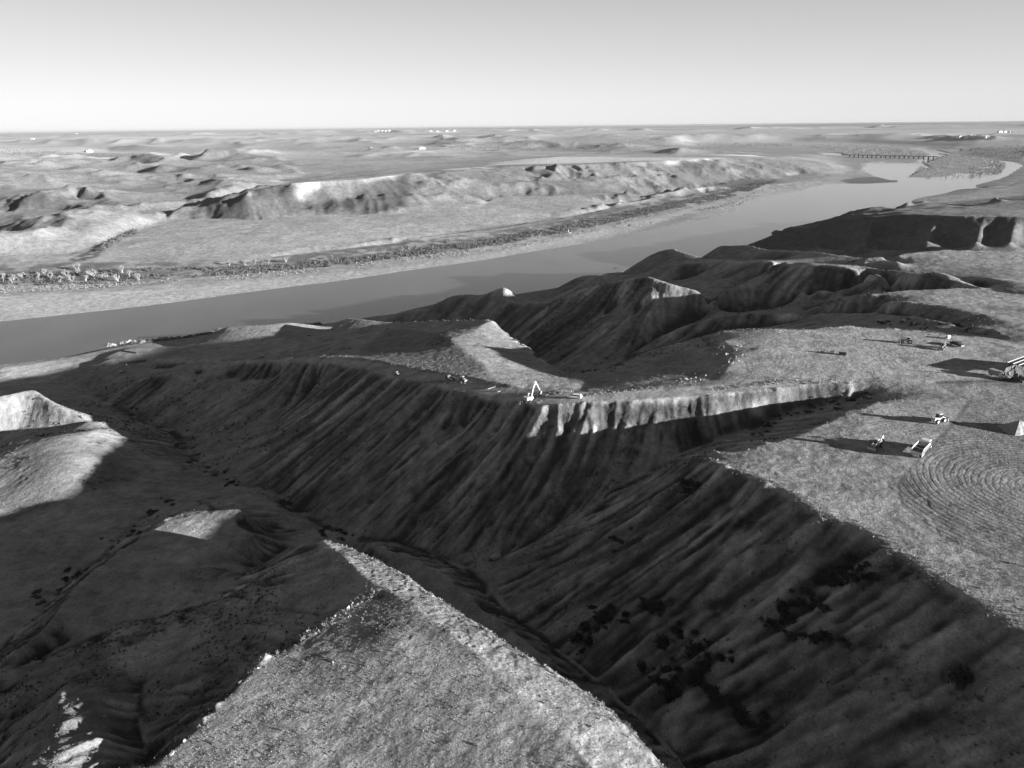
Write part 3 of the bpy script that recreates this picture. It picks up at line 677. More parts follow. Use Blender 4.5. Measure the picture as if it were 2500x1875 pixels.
def gray(v): return (v, v, v, 1)
def mat_simple(name, v, rough=0.8, metal=0.0, spec=0.3):
    mt = bpy.data.materials.new(name); mt.use_nodes = True
    b = mt.node_tree.nodes['Principled BSDF']
    b.inputs['Base Color'].default_value = gray(v); b.inputs['Roughness'].default_value = rough
    b.inputs['Metallic'].default_value = metal; b.inputs['Specular IOR Level'].default_value = spec
    return mt
def ground_material():
    mt = bpy.data.materials.new('ground'); mt.use_nodes = True
    nt = mt.node_tree; nt.nodes.clear()
    o = nt.nodes.new('ShaderNodeOutputMaterial'); d = nt.nodes.new('ShaderNodeBsdfDiffuse'); d.inputs['Roughness'].default_value = 0.0
    a = nt.nodes.new('ShaderNodeAttribute'); a.attribute_name = 'alb'
    d.inputs['Roughness'].default_value = 0.12
    ge = nt.nodes.new('ShaderNodeNewGeometry')
    def tex(sc, det, rgh=0.6):
        n = nt.nodes.new('ShaderNodeTexNoise'); n.inputs['Scale'].default_value = sc; n.inputs['Detail'].default_value = det
        n.inputs['Roughness'].default_value = rgh; nt.links.new(ge.outputs['Position'], n.inputs['Vector']); return n
    ra = nt.nodes.new('ShaderNodeAttribute'); ra.attribute_name = 'rut'
    def rings(cx, cy, period, dist):
        mp = nt.nodes.new('ShaderNodeVectorMath'); mp.operation = 'SUBTRACT'; nt.links.new(ge.outputs['Position'], mp.inputs[0]); mp.inputs[1].default_value = (cx, cy, 0)
        w = nt.nodes.new('ShaderNodeTexWave'); w.wave_type = 'RINGS'; w.rings_direction = 'Z'; w.inputs['Scale'].default_value = 2 * math.pi / (20 * period)
        w.inputs['Distortion'].default_value = dist; w.inputs['Detail'].default_value = 4; w.inputs['Detail Scale'].default_value = 0.35; w.inputs['Detail Roughness'].default_value = 0.6
        nt.links.new(mp.outputs[0], w.inputs['Vector']); return w.outputs['Fac']
    c1 = unproj('T6', 2330, 1500, 106); c2 = unproj('T6', 1250, 1200, 104); c3 = unproj('T6', 2700, 700, 106)
    ws = [rings(c1[0], c1[1], 1.7, 5), rings(c2[0], c2[1], 2.3, 7), rings(c3[0], c3[1], 3.1, 6)]
    def mth(op, a_, b_=None):
        n = nt.nodes.new('ShaderNodeMath'); n.operation = op
        for i_, v_ in enumerate((a_, b_)):
            if v_ is None: continue
            if isinstance(v_, (int, float)): n.inputs[i_].default_value = v_
            else: nt.links.new(v_, n.inputs[i_])
        return n.outputs[0]
    msk = tex(0.06, 3.0)
    rg = mth('MAXIMUM', mth('MULTIPLY', mth('POWER', ws[0], 2.5), msk.outputs[0]), mth('MULTIPLY', mth('MULTIPLY', mth('POWER', ws[1], 5), mth('SUBTRACT', 1.0, msk.outputs[0])), 0.5))
    rut = mth('MULTIPLY', rg, ra.outputs['Fac'])
    n1 = tex(1.9, 3.0); n5 = tex(0.33, 8.0, 0.74); n2 = tex(0.12, 5.0); n3 = tex(0.02, 4.0)
    mr = nt.nodes.new('ShaderNodeMapRange'); mr.inputs['To Min'].default_value = 0.45; mr.inputs['To Max'].default_value = 1.55
    mr.inputs['From Min'].default_value = 0.36; mr.inputs['From Max'].default_value = 0.64
    mx = nt.nodes.new('ShaderNodeMath'); mx.operation = 'ADD'; nt.links.new(mth('ADD', mth('MULTIPLY', n5.outputs[0], 0.7), mth('MULTIPLY', n1.outputs[0], 0.6)), mx.inputs[0]); nt.links.new(mth('MULTIPLY', n2.outputs[0], 0.7), mx.inputs[1])
    mh = nt.nodes.new('ShaderNodeMath'); mh.operation = 'MULTIPLY'; mh.inputs[1].default_value = 0.5; nt.links.new(mx.outputs[0], mh.inputs[0])
    nt.links.new(mh.outputs[0], mr.inputs['Value'])
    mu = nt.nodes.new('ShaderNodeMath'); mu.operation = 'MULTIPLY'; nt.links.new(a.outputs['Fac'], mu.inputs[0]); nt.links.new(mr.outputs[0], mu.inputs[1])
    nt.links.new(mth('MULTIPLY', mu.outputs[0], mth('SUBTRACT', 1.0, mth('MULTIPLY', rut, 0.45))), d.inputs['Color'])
    b1 = nt.nodes.new('ShaderNodeBump'); b1.inputs['Strength'].default_value = 1.0; b1.inputs['Distance'].default_value = 0.12
    nt.links.new(mth('SUBTRACT', n1.outputs[0], mth('MULTIPLY', rut, 1.25)), b1.inputs['Height'])
    b2 = nt.nodes.new('ShaderNodeBump'); b2.inputs['Strength'].default_value = 1.0; b2.inputs['Distance'].default_value = 0.8
    nt.links.new(n2.outputs[0], b2.inputs['Height']); nt.links.new(b1.outputs[0], b2.inputs['Normal'])
    b5 = nt.nodes.new('ShaderNodeBump'); b5.inputs['Strength'].default_value = 1.0; b5.inputs['Distance'].default_value = 0.45
    nt.links.new(n5.outputs[0], b5.inputs['Height']); nt.links.new(b2.outputs[0], b5.inputs['Normal'])
    b3 = nt.nodes.new('ShaderNodeBump'); b3.inputs['Strength'].default_value = 1.0; b3.inputs['Distance'].default_value = 1.5
    nt.links.new(n3.outputs[0], b3.inputs['Height']); nt.links.new(b5.outputs[0], b3.inputs['Normal'])
    nt.links.new(b3.outputs[0], d.inputs['Normal']); nt.links.new(d.outputs[0], o.inputs[0])
    return mt
g_ob = build_ground()
g_ob.data.materials.append(ground_material())
print('ground', round(time.time() - T_START, 1), len(g_ob.data.vertices))

# ------------------------------------------------------------------ water
def build_water():
    pts = [(-6000, -200), (-2500, 4000), (9000, 9000), (9000, 500), (700, 500), (-200, 300), (-6000, -200)]
    bm = bmesh.new()
    vs = [bm.verts.new((x, y, 0)) for x, y in [(-4000, 100), (-4000, 3000), (7000, 9000), (7000, 600)]]
    bm.faces.new(vs[::-1]); me = bpy.data.meshes.new('river'); bm.to_mesh(me)
    ob = bpy.data.objects.new('river', me); col.objects.link(ob); ob['kind'] = 'structure'
    mt = bpy.data.materials.new('water'); mt.use_nodes = True
    b = mt.node_tree.nodes['Principled BSDF']; b.inputs['Base Color'].default_value = gray(0.16)
    b.inputs['Roughness'].default_value = 0.10
    nn = mt.node_tree; ge = nn.nodes.new('ShaderNodeNewGeometry'); mp = nn.nodes.new('ShaderNodeMapping'); nn.links.new(ge.outputs['Position'], mp.inputs[0])
    mp.inputs['Scale'].default_value = (0.25, 0.12, 1); mp.inputs['Rotation'].default_value = (0, 0, 0.6)
    tx = nn.nodes.new('ShaderNodeTexNoise'); tx.inputs['Scale'].default_value = 1.0; tx.inputs['Detail'].default_value = 6; nn.links.new(mp.outputs[0], tx.inputs['Vector'])
    bp_ = nn.nodes.new('ShaderNodeBump'); bp_.inputs['Distance'].default_value = 0.25; bp_.inputs['Strength'].default_value = 0.5
    nn.links.new(tx.outputs[0], bp_.inputs['Height']); nn.links.new(bp_.outputs[0], b.inputs['Normal'])
    t2 = nn.nodes.new('ShaderNodeTexNoise'); t2.inputs['Scale'].default_value = 0.05; t2.inputs['Detail'].default_value = 5; nn.links.new(mp.outputs[0], t2.inputs['Vector'])
    m2 = nn.nodes.new('ShaderNodeMapRange'); m2.inputs['From Min'].default_value = 0.35; m2.inputs['From Max'].default_value = 0.65; m2.inputs['To Min'].default_value = 0.045; m2.inputs['To Max'].default_value = 0.07; b.inputs['Specular IOR Level'].default_value = 0.9
    nn.links.new(t2.outputs[0], m2.inputs['Value']); nn.links.new(m2.outputs[0], b.inputs['Base Color'])
    me.materials.append(mt)
build_water()

# ================================================================== objects
def link(o): col.objects.link(o); return o
def new_mesh(name, verts, faces, mat=None, parent=None, smooth=False):
    me = bpy.data.meshes.new(name)
    verts = np.asarray(verts, dtype=np.float32)
    me.from_pydata(verts.tolist(), [], [list(map(int, f)) for f in faces])
    if smooth: me.polygons.foreach_set('use_smooth', [True] * len(me.polygons))
    me.update()
    o = link(bpy.data.objects.new(name, me))
    if mat: me.materials.append(mat)
    if parent: o.parent = parent
    return o
def bulk_tris(name, V, mat, shade=None):
    """V: (n,3,3) triangles -> one mesh"""
    n = len(V); me = bpy.data.meshes.new(name)
    me.vertices.add(n * 3); me.vertices.foreach_set('co', V.astype(np.float32).ravel())
    me.loops.add(n * 3); me.loops.foreach_set('vertex_index', np.arange(n * 3, dtype=np.int32))
    me.polygons.add(n); me.polygons.foreach_set('loop_start', np.arange(0, n * 3, 3, dtype=np.int32))
    me.update(calc_edges=True)
    if shade is not None:
        at = me.attributes.new('v', 'FLOAT', 'POINT'); at.data.foreach_set('value', np.repeat(shade, 3).astype(np.float32))
    me.materials.append(mat)
    return link(bpy.data.objects.new(name, me))
def plant_mat(name, v):
    mt = bpy.data.materials.new(name); mt.use_nodes = True; nt = mt.node_tree; nt.nodes.clear()
    o = nt.nodes.new('ShaderNodeOutputMaterial'); d = nt.nodes.new('ShaderNodeBsdfDiffuse')
    a = nt.nodes.new('ShaderNodeAttribute'); a.attribute_name = 'v'
    m_ = nt.nodes.new('ShaderNodeMath'); m_.operation = 'MULTIPLY'; m_.inputs[1].default_value = v
    nt.links.new(a.outputs['Fac'], m_.inputs[0]); nt.links.new(m_.outputs[0], d.inputs['Color']); nt.links.new(d.outputs[0], o.inputs[0])
    return mt
def thing(name, loc, rz, label, cat, group=None):
    o = link(bpy.data.objects.new(name, None)); o.location = loc; o.rotation_euler = (0, 0, rz)
    o.empty_display_size = 0.5
    o['label'] = label; o['category'] = cat
    if group: o['group'] = group
    return o
def tag(o, label, cat, group=None):
    o['label'] = label; o['category'] = cat
    if group: o['group'] = group
    return o
def copy_tree(o, loc, rz, label=None, sc=None):
    c = o.copy(); col.objects.link(c); c.location = loc; c.rotation_euler = (0, 0, rz)
    if sc: c.scale = (sc, sc, sc)
    if label: c['label'] = label
    def rec(src, dst):
        for ch in [x for x in scene.objects if x.parent == src]:
            d = ch.copy(); col.objects.link(d); d.parent = dst; rec(ch, d)
    rec(o, c)
    return c
KIDS = {}
def gnd(x, y): return Vector((x, y, ground(x, y)))
def heading(p, q): return math.atan2(q[1] - p[1], q[0] - p[0])
class MB:
    def __init__(self): self.v = []; self.f = []
    def add(self, vs, fs):
        n = len(self.v); self.v += [tuple(p) for p in vs]; self.f += [[i + n for i in f] for f in fs]; return self
    def box(self, c, d, taper=1.0, rot=None, bev=0.0):
        x, y, z = d[0] / 2, d[1] / 2, d[2] / 2; t = taper
        tp = t if isinstance(t, tuple) else (t, t)
        vs = [(-x, -y, -z), (x, -y, -z), (x, y, -z), (-x, y, -z), (-x * tp[0], -y * tp[1], z), (x * tp[0], -y * tp[1], z), (x * tp[0], y * tp[1], z), (-x * tp[0], y * tp[1], z)]
        vs = [Vector(p) for p in vs]
        if rot is not None: vs = [rot @ p for p in vs]
        vs = [p + Vector(c) for p in vs]
        return self.add(vs, [(0, 3, 2, 1), (4, 5, 6, 7), (0, 1, 5, 4), (1, 2, 6, 5), (2, 3, 7, 6), (3, 0, 4, 7)])
    def beam(self, a, b, w, h=None, w2=None):
        a = Vector(a); b = Vector(b); h = h or w; w2 = w2 or w; k = w2 / w
        d = (b - a).normalized(); s_ = d.cross(Vector((0, 0, 1)))
        if s_.length < 1e-3: s_ = Vector((1, 0, 0))
        s_.normalize(); u = s_.cross(d)
        vs = [a - s_ * w / 2 - u * h / 2, a + s_ * w / 2 - u * h / 2, a + s_ * w / 2 + u * h / 2, a - s_ * w / 2 + u * h / 2]
        vs += [b - s_ * w2 / 2 - u * h * k / 2, b + s_ * w2 / 2 - u * h * k / 2, b + s_ * w2 / 2 + u * h * k / 2, b - s_ * w2 / 2 + u * h * k / 2]
        return self.add(vs, [(0, 3, 2, 1), (4, 5, 6, 7), (0, 1, 5, 4), (1, 2, 6, 5), (2, 3, 7, 6), (3, 0, 4, 7)])
    def cyl(self, a, b, r, n=14, r2=None):
        a = Vector(a); b = Vector(b); r2 = r if r2 is None else r2
        d = (b - a).normalized(); s_ = d.orthogonal().normalized(); u = d.cross(s_)
        ring = [s_ * math.cos(i * 2 * math.pi / n) + u * math.sin(i * 2 * math.pi / n) for i in range(n)]
        vs = [a + q * r for q in ring] + [b + q * r2 for q in ring]
        fs = [(i, (i + 1) % n, n + (i + 1) % n, n + i) for i in range(n)] + [tuple(range(n))[::-1], tuple(range(n, 2 * n))]
        return self.add(vs, fs)
    def prism(self, prof, y0, y1):
        """profile in x,z extruded along y"""
        n = len(prof)
        vs = [(p[0], y0, p[1]) for p in prof] + [(p[0], y1, p[1]) for p in prof]
        fs = [(i, (i + 1) % n, n + (i + 1) % n, n + i) for i in range(n)] + [tuple(range(n))[::-1], tuple(range(n, 2 * n))]
        return self.add(vs, fs)
    def build(self, name, mat, parent=None, bevel=0.0, smooth=False):
        o = new_mesh(name, self.v, self.f, mat, parent, smooth)
        bm = bmesh.new(); bm.from_mesh(o.data); bmesh.ops.recalc_face_normals(bm, faces=bm.faces)
        if bevel:
            bmesh.ops.bevel(bm, geom=bm.edges[:], offset=bevel, segments=1, affect='EDGES', clamp_overlap=True)
        bm.to_mesh(o.data); bm.free()
        return o
M_WHITE = mat_simple('pale_paint', 0.48, 0.4, spec=0.5); M_YEL = mat_simple('yellow_machine_paint', 0.36, 0.5)
M_DARK = mat_simple('black_rubber', 0.03, 0.85); M_GLASS = mat_simple('dark_glass', 0.02, 0.08, spec=0.8)
M_STEEL = mat_simple('worn_steel', 0.30, 0.45, 0.6); M_BLACK = mat_simple('black_paint', 0.03, 0.35, spec=0.5)
M_RIM = mat_simple('wheel_rim', 0.45, 0.4); M_GREY = mat_simple('grey_paint', 0.22, 0.5); M_WOOD = mat_simple('pale_timber', 0.45, 0.8)
M_CONC = mat_simple('concrete', 0.30, 0.9); M_RUST = mat_simple('dark_rusted_steel', 0.07, 0.8); M_IN = mat_simple('bed_floor', 0.06, 0.8)
def wheel(parent, x, y, r, w, rim=True):
    s_ = 1 if y > 0 else -1
    o = MB().cyl((x, y - w / 2, r), (x, y + w / 2, r), r, 16).build('wheel', M_DARK, parent, 0.03)
    if rim: MB().cyl((x, y + s_ * w * 0.42, r), (x, y + s_ * (w / 2 + 0.03), r), r * 0.55, 12).build('rim', M_RIM, o)
    return o

def excavator(loc, rz_track, rz_house, label, reach=1.0, name='excavator', mat=None, drop=0.0, arm=None):
    mat = mat or M_YEL
    t = thing(name, loc, rz_track, label, 'excavator')
    for y in (-1.3, 1.3):
        prof = [(-2.1, 0.45), (-1.9, 0.1), (-1.55, 0.0), (1.55, 0.0), (1.9, 0.1), (2.1, 0.45), (1.9, 0.82), (1.55, 0.92), (-1.55, 0.92), (-1.9, 0.82)]
        tr = MB().prism(prof, y - 0.32, y + 0.32).build('track', M_DARK, t, 0.02)
        MB().box((0, y, 0.46), (2.9, 0.7, 0.34)).build('track_frame', mat, tr)
    MB().box((0, 0, 0.7), (2.2, 2.0, 0.5)).cyl((0, 0, 0.9), (0, 0, 1.15), 0.8).build('undercarriage', M_GREY, t)
    R_ = Matrix.Rotation(rz_house - rz_track, 3, 'Z')
    def rot(mb): mb.v = [tuple(R_ @ Vector(p)) for p in mb.v]; return mb
    h = rot(MB().box((-0.7, 0, 1.6), (3.4, 2.7, 0.9)).box((-1.9, 0, 2.15), (1.6, 2.6, 0.35), 0.9).box((-0.3, -0.85, 2.1), (1.6, 0.9, 0.25))).build('house', mat, t, 0.06)
    rot(MB().box((-2.5, 0, 1.7), (0.45, 2.6, 1.1))).build('counterweight', mat, t, 0.08)
    cb = rot(MB().box((0.45, 0.85, 2.35), (1.6, 0.95, 1.7), (0.88, 0.9))).build('cab', mat, t, 0.05)
    rot(MB().box((0.5, 0.85, 2.5), (1.63, 0.80, 0.95), (0.90, 0.9)).box((0.45, 0.85, 2.5), (1.1, 0.985, 0.9), (0.9, 0.9))).build('window', M_GLASS, cb)
    rot(MB().cyl((-1.6, -0.8, 2.3), (-1.6, -0.8, 2.9), 0.07, 8)).build('exhaust', M_STEEL, t)
    a = arm or [(0.9, 1.6), (2.3, 4.9), (4.2, 8.0), (6.3, 4.0), (6.6, 2.2)]
    P3 = [Vector((x, -0.15, z - 0)) for x, z in a]
    rot(MB().beam(P3[0], P3[1], 0.42, 0.6).beam(P3[1] - (P3[1] - P3[0]).normalized() * 0.2, P3[2], 0.4, 0.55, 0.3)).build('boom', mat, t, 0.03)
    rot(MB().beam(P3[2] + Vector((-0.5, 0, 0.35)), P3[3], 0.32, 0.5, 0.22)).build('stick', mat, t, 0.02)
    rot(MB().cyl((1.2, 0.12, 1.9), P3[1] + Vector((0.4, 0.25, 0.6)), 0.1, 8).cyl((1.2, -0.42, 1.9), P3[1] + Vector((0.4, -0.25, 0.6)), 0.1, 8)
        .cyl(P3[1] + Vector((0.1, 0, 0.7)), P3[2] + Vector((-0.5, 0, 0.45)), 0.1, 8)).build('hydraulic_ram', M_STEEL, t)
    b = P3[3]; e = P3[4]
    bk = MB().prism([(b.x - 0.1, b.z + 0.1), (b.x + 0.5, b.z - 0.2), (b.x + 0.7, b.z - 1.0), (b.x + 0.1, b.z - 1.5), (b.x - 0.6, b.z - 1.3), (b.x - 0.1, b.z - 0.8)], -0.75, 0.45)
    rot(bk).build('bucket', M_STEEL, t, 0.02)
    return t

def suv(loc, rz, label, mat, name='parked_suv', cat='car', pickup=False):
    t = thing(name, loc, rz, label, cat)
    L2 = 2.8; body = MB().prism([(-L2, 0.45), (L2 - 0.1, 0.42), (L2, 0.7), (L2 - 0.05, 1.05), (1.35, 1.18), (-L2, 1.12)], -0.98, 0.98).build('body', mat, t, 0.05)
    if pickup: prof = [(1.3, 1.15), (0.65, 1.85), (-0.9, 1.88), (-1.05, 1.15)]
    else: prof = [(1.3, 1.15), (0.65, 1.85), (-2.45, 1.88), (-2.75, 1.12)]
    cb = MB().prism(prof, -0.88, 0.88).build('cab', mat, t, 0.05)
    g = MB()
    if pickup: g.prism([(1.05, 1.25), (0.62, 1.72), (-0.8, 1.74), (-0.92, 1.25)], -0.90, 0.90)
    else: g.prism([(1.05, 1.25), (0.62, 1.72), (-0.85, 1.74), (-0.85, 1.25)], -0.90, 0.90).prism([(-1.0, 1.25), (-1.0, 1.74), (-2.4, 1.74), (-2.6, 1.25)], -0.90, 0.90)
    g.build('side_window', M_GLASS, cb)
    MB().prism([(1.33, 1.2), (0.72, 1.82), (0.66, 1.80), (1.2, 1.2)], -0.78, 0.78).build('windshield', M_GLASS, cb)
    if pickup:
        MB().box((-1.95, 0, 1.14), (1.6, 1.7, 0.06)).build('cargo_bed', M_IN, t)
        MB().box((-1.95, -0.9, 1.25), (1.7, 0.12, 0.3)).box((-1.95, 0.9, 1.25), (1.7, 0.12, 0.3)).box((-2.75, 0, 1.25), (0.1, 1.9, 0.3)).build('bed_wall', mat, t)
    for x in (-1.75, 1.8):
        for y in (-0.9, 0.9): wheel(t, x, y, 0.41, 0.28)
    for y in (-0.7, 0.7): MB().box((L2 - 0.02, y, 0.85), (0.08, 0.35, 0.2)).build('headlight', M_RIM, t)
    MB().box((L2 + 0.02, 0, 0.55), (0.12, 1.9, 0.22)).build('bumper', M_STEEL, t)
    return t

def wheel_loader(loc, rz, label, backhoe=False, name='wheel_loader', cat='loader', sc=1.0, mat=None):
    mat = mat or M_YEL
    t = thing(name, loc, rz, label, cat); t.scale = (sc, sc, sc)
    MB().prism([(-3.2, 1.0), (-0.9, 0.9), (-0.9, 1.9), (-3.1, 2.1), (-3.3, 1.6)], -0.8, 0.8).build('engine_cover', mat, t, 0.06)
    MB().box((0.8, 0, 1.2), (2.2, 1.1, 0.8), 0.9).build('front_frame', mat, t, 0.04)
    cb = MB().box((-0.35, 0, 2.25), (1.5, 1.4, 1.8), (0.9, 0.9)).build('cab', mat, t, 0.04)
    MB().box((-0.35, 0, 2.35), (1.38, 1.43, 1.1), (0.93, 0.93)).box((-0.35, 0, 2.35), (1.53, 1.2, 1.1), (0.93, 0.93)).build('window', M_GLASS, cb)
    MB().box((-0.35, 0, 3.2), (1.6, 1.5, 0.12)).build('cab_roof', mat, cb, 0.03)
    r = 0.8
    for x in (-2.0, 1.3):
        for y in (-1.05, 1.05): wheel(t, x, y, r if not backhoe or x < 0 else 0.6, 0.55)
    am = MB()
    for y in (-0.5, 0.5): am.beam((0.7, y, 1.9), (2.9, y, 1.0), 0.18, 0.4)
    am.build('lift_arm', mat, t, 0.02)
    MB().prism([(2.7, 0.25), (3.9, 0.15), (3.0, 0.4), (2.85, 1.0), (3.2, 1.45), (2.7, 1.3), (2.5, 0.7)], -1.4, 1.4).build('bucket', M_STEEL, t, 0.02)
    MB().cyl((-2.3, 0.45, 2.0), (-2.3, 0.45, 2.8), 0.07, 8).build('exhaust', M_STEEL, t)
    if backhoe:
        MB().beam((-3.2, 0, 1.2), (-4.3, 0.2, 3.3), 0.3, 0.4).build('backhoe_boom', mat, t, 0.02)
        MB().beam((-4.3, 0.2, 3.4), (-5.2, 0.3, 1.6), 0.25, 0.32).build('backhoe_stick', mat, t, 0.02)
        MB().prism([(-5.0, 1.6), (-5.5, 1.5), (-5.6, 0.9), (-5.1, 0.8)], 0.0, 0.6).build('backhoe_bucket', M_STEEL, t)
        for y in (-1.1, 1.1): MB().beam((-3.1, y * 0.5, 0.9), (-3.3, y * 1.3, 0.1), 0.18).build('stabiliser', mat, t)
    return t

def dump_truck(p_rear, p_front, label):
    c = [(p_rear[i] + p_front[i]) / 2 for i in range(2)]; ln = math.hypot(p_front[0] - p_rear[0], p_front[1] - p_rear[1])
    rz = heading(p_rear, p_front); t = thing('dump_truck', gnd(*c), rz, label, 'dump truck')
    print('dump truck length', ln)
    k = max(8.5, min(ln, 11.5)) / 10.0
    L_, W = 6.4 * k, 3.0
    x0 = -5.0 * k; x1 = x0 + L_
    MB().box(((x0 + 4.6 * k) / 2, 0, 1.0), (9.2 * k, 1.1, 0.5)).build('chassis', M_GREY, t)
    for y in (-1, 1):
        w = MB().prism([(x0, 1.35), (x1, 1.35), (x1, 3.05), (x0 + 1.1, 3.05), (x0, 2.5)], y * W / 2 - 0.06, y * W / 2 + 0.06)
        w.build('side_panel', M_WHITE, t)
        ribs = MB()
        for i in range(8):
            xx = x0 + 0.4 + i * (L_ - 0.8) / 7; ribs.box((xx, y * (W / 2 + 0.12), 2.1), (0.14, 0.12, 1.4))
        ribs.build('side_rib', M_GREY, t)
    MB().box(((x0 + x1) / 2, 0, 1.38), (L_, W - 0.1, 0.1)).build('bed_floor', M_IN, t)
    MB().box((x0 + 0.05, 0, 1.75), (0.12, W - 0.14, 0.75)).build('tailgate', M_WHITE, t)
    MB().box((x0 - 0.04, 0.5, 1.0), (0.1, 1.3, 0.5)).build('rear_frame', M_WHITE, t)
    MB().box((x1 - 0.05, 0, 2.3), (0.12, W - 0.14, 1.7)).build('bed_front', M_WHITE, t)
    for i in (1, 2): MB().box((x0 + L_ * i / 3, 0, 2.55), (0.12, W - 0.14, 0.1)).build('bed_crossbar', M_WHITE, t)
    cb = MB().box((x1 + 1.35 * k, 0, 2.25), (1.9 * k, 2.5, 1.9), (0.9, 0.94)).build('cab', M_WHITE, t, 0.06)
    MB().box((x1 + 1.35 * k, 0, 2.55), (1.93 * k, 2.2, 0.8), (0.92, 0.95)).box((x1 + 1.3 * k, 0, 2.55), (1.3 * k, 2.54, 0.8), (0.92, 0.95)).build('window', M_GLASS, cb)
    MB().box((x1 + 2.7 * k, 0, 1.6), (1.3 * k, 1.9, 1.0), (0.85, 0.9)).build('hood', M_WHITE, t, 0.08)
    MB().box((x1 + 3.4 * k, 0, 1.0), (0.2, 2.5, 0.5)).build('bumper', M_STEEL, t)
    for x in (x0 + 1.3, x0 + 2.9, x1 + 2.4 * k):
        for y in (-1.15, 1.15): wheel(t, x, y, 0.68, 0.5)
    return t

def tractor(loc, rz, label, name='tractor', mat=None):
    mat = mat or M_YEL
    t = thing(name, loc, rz, label, 'tractor')
    MB().prism([(0.3, 0.9), (2.6, 0.9), (2.75, 1.2), (2.6, 1.65), (0.3, 1.9)], -0.5, 0.5).build('hood', mat, t, 0.05)
    MB().box((-0.6, 0, 1.1), (1.9, 0.9, 0.7)).build('chassis', M_GREY, t)
    cb = MB().box((-0.4, 0, 2.2), (1.5, 1.4, 1.6), (0.92, 0.92)).build('cab', M_WHITE, t, 0.05)
    MB().box((-0.4, 0, 2.3), (1.53, 1.2, 1.1), (0.94, 0.94)).box((-0.4, 0, 2.3), (1.3, 1.43, 1.1), (0.94, 0.94)).build('window', M_GLASS, cb)
    for y in (-1.0, 1.0):
        wheel(t, -1.0, y, 1.0, 0.55); wheel(t, 1.9, y * 0.9, 0.6, 0.4)
        MB().box((-1.0, y, 2.06), (1.2, 0.6, 0.08)).build('fender', mat, t)
    MB().cyl((1.6, 0.2, 1.8), (1.6, 0.2, 2.7), 0.06, 8).build('exhaust', M_STEEL, t)
    MB().box((3.2, 0, 0.55), (0.9, 2.2, 0.7), (0.6, 1)).build('bucket', M_STEEL, t, 0.03)
    return t
def roller(loc, rz, label, name='soil_compactor', cat='roller'):
    t = thing(name, loc, rz, label, cat)
    MB().cyl((1.7, -1.0, 0.75), (1.7, 1.0, 0.75), 0.75, 20).build('drum', M_STEEL, t)
    MB().box((1.7, 0, 1.0), (1.9, 2.4, 0.3)).build('drum_frame', M_YEL, t, 0.04)
    MB().box((-1.4, 0, 1.5), (2.2, 1.6, 1.0), 0.9).build('engine_cover', M_YEL, t, 0.06)
    for y in (-0.55, 0.55):
        for x in (-0.3, 0.6): MB().beam((x, y, 1.5), (x, y, 2.7), 0.1).build('canopy_post', M_DARK, t)
    MB().box((0.15, 0, 2.78), (1.5, 1.6, 0.14)).build('canopy', M_WHITE, t, 0.03)
    for y in (-0.9, 0.9): wheel(t, -1.5, y, 0.75, 0.5)
    return t

def at(px, py, tile='N'): return hit(px, py, tile)
# ---- machines on the haul road
e0 = at(1293, 979); e1 = at(1322, 963); ta = at(1278, 977); tb = at(1306, 981)
excavator(Vector(e0), heading(ta, tb), heading(e0, e1), 'crawler excavator with its boom raised high on the haul road beside the white vehicle',
          arm=[(0.9, 1.6), (1.7, 4.6), (3.6, 7.6), (6.0, 3.0), (6.2, 1.5)])
p = at(1403, 972); q = at(1384, 971); r_ = at(1422, 972)
suv(Vector(p), heading(r_, q), 'white vehicle parked on the haul road just right of the raised excavator', M_WHITE)
p = at(969, 916)
wheel_loader(Vector(p), heading(p, at(955, 912)), 'small pale loader at the crumbling outer edge of the haul road bend', name='compact_loader', sc=0.62)
p = at(1131, 930); wheel_loader(Vector(p), heading(p, at(1145, 932)), 'pale loader with rounded cab nose to tail behind the dark flatbed truck', name='loader', sc=0.72)
def flatbed(loc, rz, label):
    t = thing('flatbed_truck', loc, rz, label, 'truck')
    MB().box((-0.8, 0, 0.95), (4.0, 2.0, 0.18)).build('flat_bed', M_IN, t, 0.02)
    for y in (-1, 1): MB().box((-0.8, y * 1.0, 1.25), (4.0, 0.08, 0.5)).build('side_board', M_WHITE, t)
    cb = MB().box((2.1, 0, 1.5), (1.5, 1.9, 1.4), (0.8, 0.9)).build('cab', M_BLACK, t, 0.06)
    MB().box((2.15, 0, 1.75), (1.45, 1.7, 0.6), (0.84, 0.92)).build('window', M_GLASS, cb)
    MB().box((3.2, 0, 1.1), (0.9, 1.7, 0.6), (0.9, 0.9)).build('hood', M_BLACK, t, 0.06)
    for x in (-1.7, 2.7):
        for y in (-0.9, 0.9): wheel(t, x, y, 0.45, 0.3)
    return t
p = at(1101, 928); flatbed(Vector(p), heading(p, at(1085, 924)), 'dark flatbed truck with pale side boards on the haul road in front of the loader')
p = at(638, 873); roller(Vector(p), heading(p, at(628, 872)), 'grey roller in the shade where the lower haul road meets the loop track')
# ---- the pad by the river
p = at(301, 910); excavator(Vector(p), heading(p, at(310, 908)), heading(p, at(316, 905)), 'distant pale excavator with bent boom beside the riverside pad', arm=[(0.9, 1.6), (2.2, 4.4), (3.9, 6.6), (5.6, 3.8), (5.8, 2.2)])
def pipes(pa, pb, label, n, r, name='pipe_stack'):
    a = Vector(at(*pa)); b = Vector(at(*pb)); t = thing(name, a, heading(a, b), label, 'pipes')
    ln = (b - a).length
    for i in range(n): MB().cyl((0, i * r * 2.05, r + .05), (ln, i * r * 2.05, r + .05 + b.z - a.z), r, 10).build('pipe', M_RUST, t, 0)
    return t
pipes((303, 888), (352, 884), 'row of long dark pipes lying on the pale riverside pad', 5, 0.45)
pipes((297, 857), (335, 863), 'single long dark pipe on the river side of the pale pad', 1, 0.5, 'pipe')
